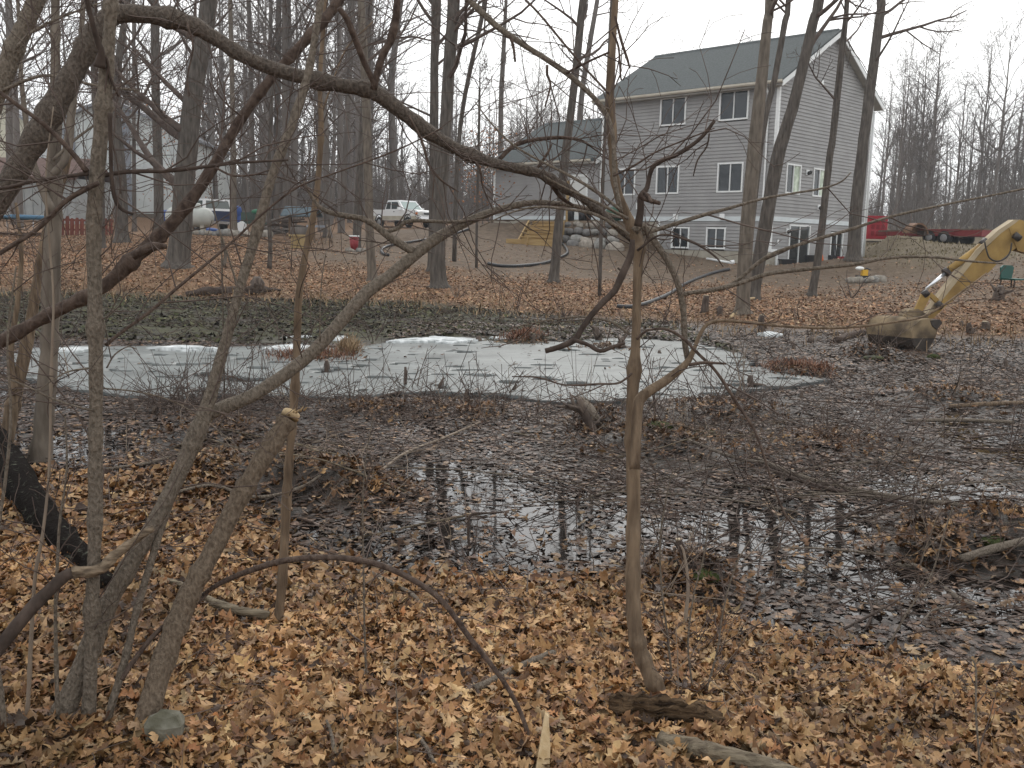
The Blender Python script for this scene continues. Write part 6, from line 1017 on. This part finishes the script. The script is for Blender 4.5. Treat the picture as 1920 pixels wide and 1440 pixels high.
grass(900, line(510, 668, 660, 666, 14, 5), .16, 'dead_grass', MAT['rust_grass'], 'rusty clump of dead grass on the ice between the left stems'); grass(400, line(640, 662, 668, 655, 6, 4), .3, 'dead_grass', MAT['dead_grass'], 'pale tuft of dead grass at the end of the rusty clump'); grass(700, line(1440, 690, 1550, 704, 14, 5), .17, 'dead_grass', MAT['rust_grass'], 'rusty grass hummock at the right tip of the ice'); grass(400, line(955, 640, 1010, 636, 10, 3), .2, 'dead_grass', MAT['rust_grass'], 'rusty tuft at the far ice edge in the middle')
x = rgL.uniform(-14, 14, 2200); y = np.interp(x, *YS)+rgL.normal(size=2200)*1.2; it = iter(np.stack([x, y, np.maximum(tz(x, y), 0)], 1)); grass(2200, lambda: next(it), .3, 'dead_grass', MAT['dead_grass'], 'dry grass fringe along the far shore')
x, y = rgL.uniform(13, 30, 30000), rgL.uniform(32, 54, 30000); k = (np.abs(x) < .6*y) & (grassmask(x, y) > .3); x, y = x[k][:5200], y[k][:5200]; it2 = iter(np.stack([x, y, tz(x, y)], 1))
mat('hill_grass', (.115, .092, .05), .85, .15, col2=(.19, .155, .09), scale=.8); grass(len(x), lambda: next(it2), .13, 'hill_grass', MAT['hill_grass'], 'short winter grass on the rise right of the house')
mat('moss', (.022, .028, .010), .95, .1, col2=(.055, .066, .022), scale=60, bump=1)
for k, (u, v, rx, rz_, lab) in enumerate([(1318,1085,.075,.045,'bright green moss cushion on the near hummock right of the central sapling'),(1750,672,.10,.06,'yellow green moss clump below the excavator bucket'),(1640,672,.14,.05,'dark mossy clod on the mound left of the excavator bucket'),(1860,1018,.10,.03,'moss cushion on the hummock at the right edge'),(1385,732,.2,.05,'moss cushion in the brush at the near ice edge'),(1320,815,.14,.04,'moss cushion in the wet leaves right of the central sapling'),(1235,800,.12,.04,'mossy lump just right of the central sapling trunk')]):
    p = hit(u, v, 2); m = MB(); m.blob(p+[0, 0, rz_*.1], rx, rx*.8, rz_*.8, 500+k, .5, nu=16, nv=9); tag(m.build('moss_clump', MAT['moss'] if k != 2 else mat('moss_earth', (.018, .015, .011), .8, .3, col2=(.07, .075, .03), scale=14, bump=.8), None, p), lab, 'moss')
# stumps, roots and posts poking out of pond and bank
mat('stump_wood', (.045, .032, .026), .8, .3, col2=(.12, .09, .07), scale=14, stretch=(1, 1, .3), bump=.8)
def stump(u, v, h, w, lab, lean=(0, 0), cut=False, roots=0, Y=None, mt='stump_wood', seed=0):
    p = hit(u, v, 2) if Y is None else on(u, v, Y); sc_ = p[1]/FPX; H = h*sc_; r = w/2*sc_; rg = np.random.default_rng(seed+int(u)); m = MB(); t = p+np.array([lean[0]*H, lean[1]*H, H]); n = 5; P = np.array([p-[0, 0, .05]+(t-p)*q for q in np.linspace(0, 1, n)])+rg.normal(size=(n, 3))*r*.12; m.tube(P, np.array([1.3, 1.05, .95, .9, .8 if cut else .55])*r, 9, rough=.12, rng=rg)
    for k in range(roots): a = rg.uniform(0, 6.28); e = rg.uniform(-.2, 1.0); d = np.array([math.cos(a)*math.cos(e), math.sin(a)*math.cos(e), math.sin(e)]); q = P[1]+(P[3]-P[1])*rg.random(); l = H*rg.uniform(.4, .9); m.tube([q, q+d*l*.5+rg.normal(size=3)*l*.1, q+d*l], [r*.55, r*.4, r*.15], 6, True)
    o = m.build('stump', MAT[mt], None, p); tag(o, lab, 'stump')
    if cut: m = MB(); m.tube([P[-1]-[0, 0, .005], P[-1]+[0, 0, .006]], [r*.78, r*.74], 10); m.build('cut_face', mat('pale_cut', (.40, .32, .22), .8, .2, col2=(.52, .44, .32), scale=20) if 'pale_cut' not in MAT else MAT['pale_cut'], o)
for a in [(613,705,38,11,'mossy post standing in the ice between the left stems'),(898,640,14,13,'small black stub at the far ice edge in the middle'),(1128,645,38,14,'forked black root standing at the ice edge left of the central sapling',(-.4,0),False,4),(1160,655,26,16,'spiky black root wad behind the hanging dead branch',(.2,0),False,6),(1000,643,22,7,'thin black stub on the rusty tuft at the far ice edge'),(1234,672,22,8,'black stub on the ice right of the central sapling',(.1,0),False,2),(1107,692,10,9,'low black snag lying on the ice left of the central sapling',(0,0),False,4),(1142,704,22,6,'slanting thin stub on the ice left of the central sapling',(-.4,0)),
 (1198,700,16,8,'black stub close right of the central sapling on the ice',(.3,0),False,2),(1410,735,40,12,'leaning grey stub at the right end of the brush on the ice',(-.15,0),False,2),(1380,745,30,9,'short grey stub left of the leaning one in the brush',(.2,0)),(760,735,56,7,'thin straight broken stalk standing on the near ice edge'),(812,738,40,6,'short broken stalk beside the straight one on the near ice edge',(.5,0)),(955,745,34,7,'leaning stalk at the near ice edge in the middle',(.4,0),False,1),(872,750,30,10,'dark stub in the brush at the near ice edge',(.1,0),False,2),(253,770,32,10,'dark broken stub at the left end of the near ice edge',(-.3,0),False,2),(290,775,24,9,'dark stub right of the broken one at the left of the near ice edge',(-.1,0),False,2),
 (258,868,26,16,'black pointed stub in the dark water on the left'),(1115,810,70,18,'broken grey stump with torn roots left of the central sapling',(-.45,0),False,6),(1085,1060,40,16,'grey sawn sprout leaning right at the near water edge',(.6,0),True,2),(1118,1065,30,12,'upright sawn sprout left of the central sapling foot',(0,0),True),(1152,1060,34,9,'slender sawn sprout close left of the central sapling',(-.1,0)),(1155,1105,20,9,'short mossy peg in the leaves left of the central sapling'),(1225,1050,30,14,'tan sawn sprout right of the central sapling at the water edge',(.3,0),True),(1290,1050,60,13,'taller sawn sprout leaning left on the near hummock',(-.35,0),True,2),(1312,1068,26,12,'short pale-topped sprout on the near hummock',(.1,0),True),
 (1322,588,38,13,'grey post-like stump on the leafy bank left of the stout tan trunk',(0,0),True),(1350,592,22,11,'short stump close left of the stout tan trunk',(0,0)),(1427,624,38,12,'grey stump right of the foot of the stout tan trunk',(0,0),True),(1488,655,16,8,'small stub in the mud at the right of the ice'),(1846,618,18,15,'sawn stump with a bright pale top right of the excavator bucket',(0,0),True),(1818,625,24,12,'dark ragged stump left of the pale topped one',(-.1,0),False,3),(1802,612,14,8,'little sawn stump nearest the excavator bucket',(0,0),True),(1872,564,30,20,'rounded dark shrub stump on the bank beside the green chair',(0,0),False,8),(1520,642,14,14,'low stump in the mud left of the reddish log',(0,0),False,3),
 (480,550,30,30,'dark gnarled stump beside the short grey sapling at the far shore',(0,0),False,9),(1885,690,24,8,'thin dark stub at the right edge in the mud'),(1500,745,20,7,'thin stub in the mud right of the ice',(.2,0))]:
    stump(*a)
# low leafless shrubs and sprouting clumps, each its own
def shrub(u, v, h, n, lab, grp=None, pale=False, seed=0, spread=.45, Y=None):
    p = hit(u, v, 2) if Y is None else on(u, v, Y); H = h*p[1]/FPX; rg = np.random.default_rng(seed+int(u*7+v)); th = thing('shrub', lab, 'shrub', p, 0, grp, local=False)
    for k in range(max(3, int(n*.6))):
        m = MB(); d = np.array([rg.normal()*spread, rg.normal()*spread, 1.]); d /= np.linalg.norm(d); q = p+np.array([rg.normal(), rg.normal(), 0])*H*.08; grow(m, q-[0, 0, .03], d, H*rg.uniform(.5, 1.15), max(.0022, .0012*p[1])*rg.uniform(.7, 1.2)*.6, 1, rg, (0, 3, 1), .16, .02, .0013 if p[1] < 8 else .003); m.build('stem', MAT['twig_pale' if (pale and k % 2) else 'twig'], th)
for k, (u, v, h, n, lab) in enumerate([(1275,1310,330,7,'clump of thin upright sprouts beside the foot of the central sapling'),(1340,1230,240,5,'loose sprouts leaning over the wet leaves right of the central sapling'),(1300,1080,160,8,'spiky sprouts on the mossy near hummock'),(1120,800,120,7,'sprouts round the broken grey stump left of the central sapling'),(1230,790,150,9,'sprouts in the brush just right of the central sapling fork'),(1330,760,130,10,'dense sprouting clump at the near ice edge below the right limb'),(1400,745,110,8,'sprouts round the leaning grey stub'),(880,770,110,7,'sprouts at the near ice edge in the middle'),(770,740,90,6,'sprouts round the straight broken stalk'),(960,750,100,6,'sprouts left of the broken grey stump'),
 (380,800,120,8,'brushy sprouts between the straight and the leaning stems'),(460,780,90,7,'brushy sprouts behind the sawn leaning stem'),(560,770,90,7,'brushy sprouts right of the slim sapling at the ice edge'),(660,750,70,6,'low sprouts on the near ice left of the straight stalk'),(1450,700,70,6,'sprouts on the rusty hummock at the right of the ice'),(1740,1050,190,7,'tall sprouts on the dark hummock in the water on the right'),(1860,1040,170,7,'sprouts on the mossy hummock at the right edge'),(1650,670,90,6,'pale stalks on the mossy mound by the excavator bucket'),(1790,740,90,5,'sprouts in the mud at the right below the excavator'),(1560,830,110,5,'thin sprouts in the wet leaves at the right'),(640,1010,230,4,'tall thin sprouts at the water edge left of centre'),(870,1040,150,3,'sprouts in the shallow water in the middle'),(700,640,60,5,'sprouts at the far ice edge'),(310,760,100,6,'sprouts at the ice edge right of the straight stem'),(130,720,120,6,'sprouts at the ice edge left of the straight stem'),(20,800,140,6,'sprouts at the far left by the dark water'),
 (1060,600,60,8,'twiggy bush on the far shore left of the central sapling'),(960,590,60,8,'twiggy bush on the far shore in the middle'),(1500,600,60,6,'twiggy bush on the far bank behind the mud'),(1250,610,55,6,'twiggy bush on the far shore right of the central sapling'),(860,560,50,6,'low twiggy bush at the foot of the ridged trunk'),(1590,560,60,5,'bare seedling clump on the bank below the boulder pile'),(1900,860,160,5,'bare stalks in the mud at the right edge'),(1480,1000,150,4,'thin stalks standing in the open water on the right'),(1620,1000,160,4,'thin dark stalks in the water left of the dark hummock'),(1080,1010,110,4,'stalks in the water left of the central sapling'),(420,1040,180,4,'pale stalks behind the sawn leaning stem'),(730,860,120,5,'stalks in the wet leaves below the ice left of centre')]):
    shrub(u, v, h, n, lab, pale=k % 3 == 0)
X, Y = scatter(2600, -8, 6, 9, 15.2, rgL); k = inpoly(X, Y, ICEW); X, Y = X[k][:420], Y[k][:420]
leaves('ice_leaves', X, Y, np.full(len(X), .045), .05, WET, WETP, .1, .2, MAT['wet_leaf'], 'dark leaf scraps scattered on the ice', SHQ, rgL)
# rust brown leaves still hanging on a young beech by the garage
g = on(905, 400, 52); th = thing('beech_sapling', 'young beech still holding rust orange leaves left of the garage', 'tree', g, local=False); m = MB(); rg = np.random.default_rng(2); grow(m, g, (0, 0, 1), 5.2, .05, 1, rg, (0, 12, 5), .1, .03, .01); m.build('trunk', MAT['bark_far'], th); b = MB()
for _ in range(420): q = g+np.array([rg.normal()*.8, rg.normal()*.8, rg.uniform(1.0, 5.0)]); s = .06; d1, d2 = rv(rg)*s, rv(rg)*s; b.faces([q-d1, q+d2, q+d1, q-d2], [(0, 1, 2, 3)])
b.build('crown', mat('beech_leaf', (.26, .10, .04), .7, .2, col2=(.36, .17, .08), scale=3), th)
g = on(330, 380, 62); th = thing('beech_sapling', 'young beech with rust brown leaves between the barn and the thick flared trunk', 'tree', g, local=False); m = MB(); grow(m, g, (0, 0, 1), 8, .06, 1, rg, (0, 14, 5), .1, .03, .012); m.build('trunk', MAT['bark_far'], th); b = MB()
for _ in range(420): q = g+np.array([rg.normal()*1.1, rg.normal()*1.1, rg.uniform(1.5, 8)]); s = .065; d1, d2 = rv(rg)*s, rv(rg)*s; b.faces([q-d1, q+d2, q+d1, q-d2], [(0, 1, 2, 3)])
b.build('crown', MAT['beech_leaf'], th)
for o in LOCALS: del o['_local']
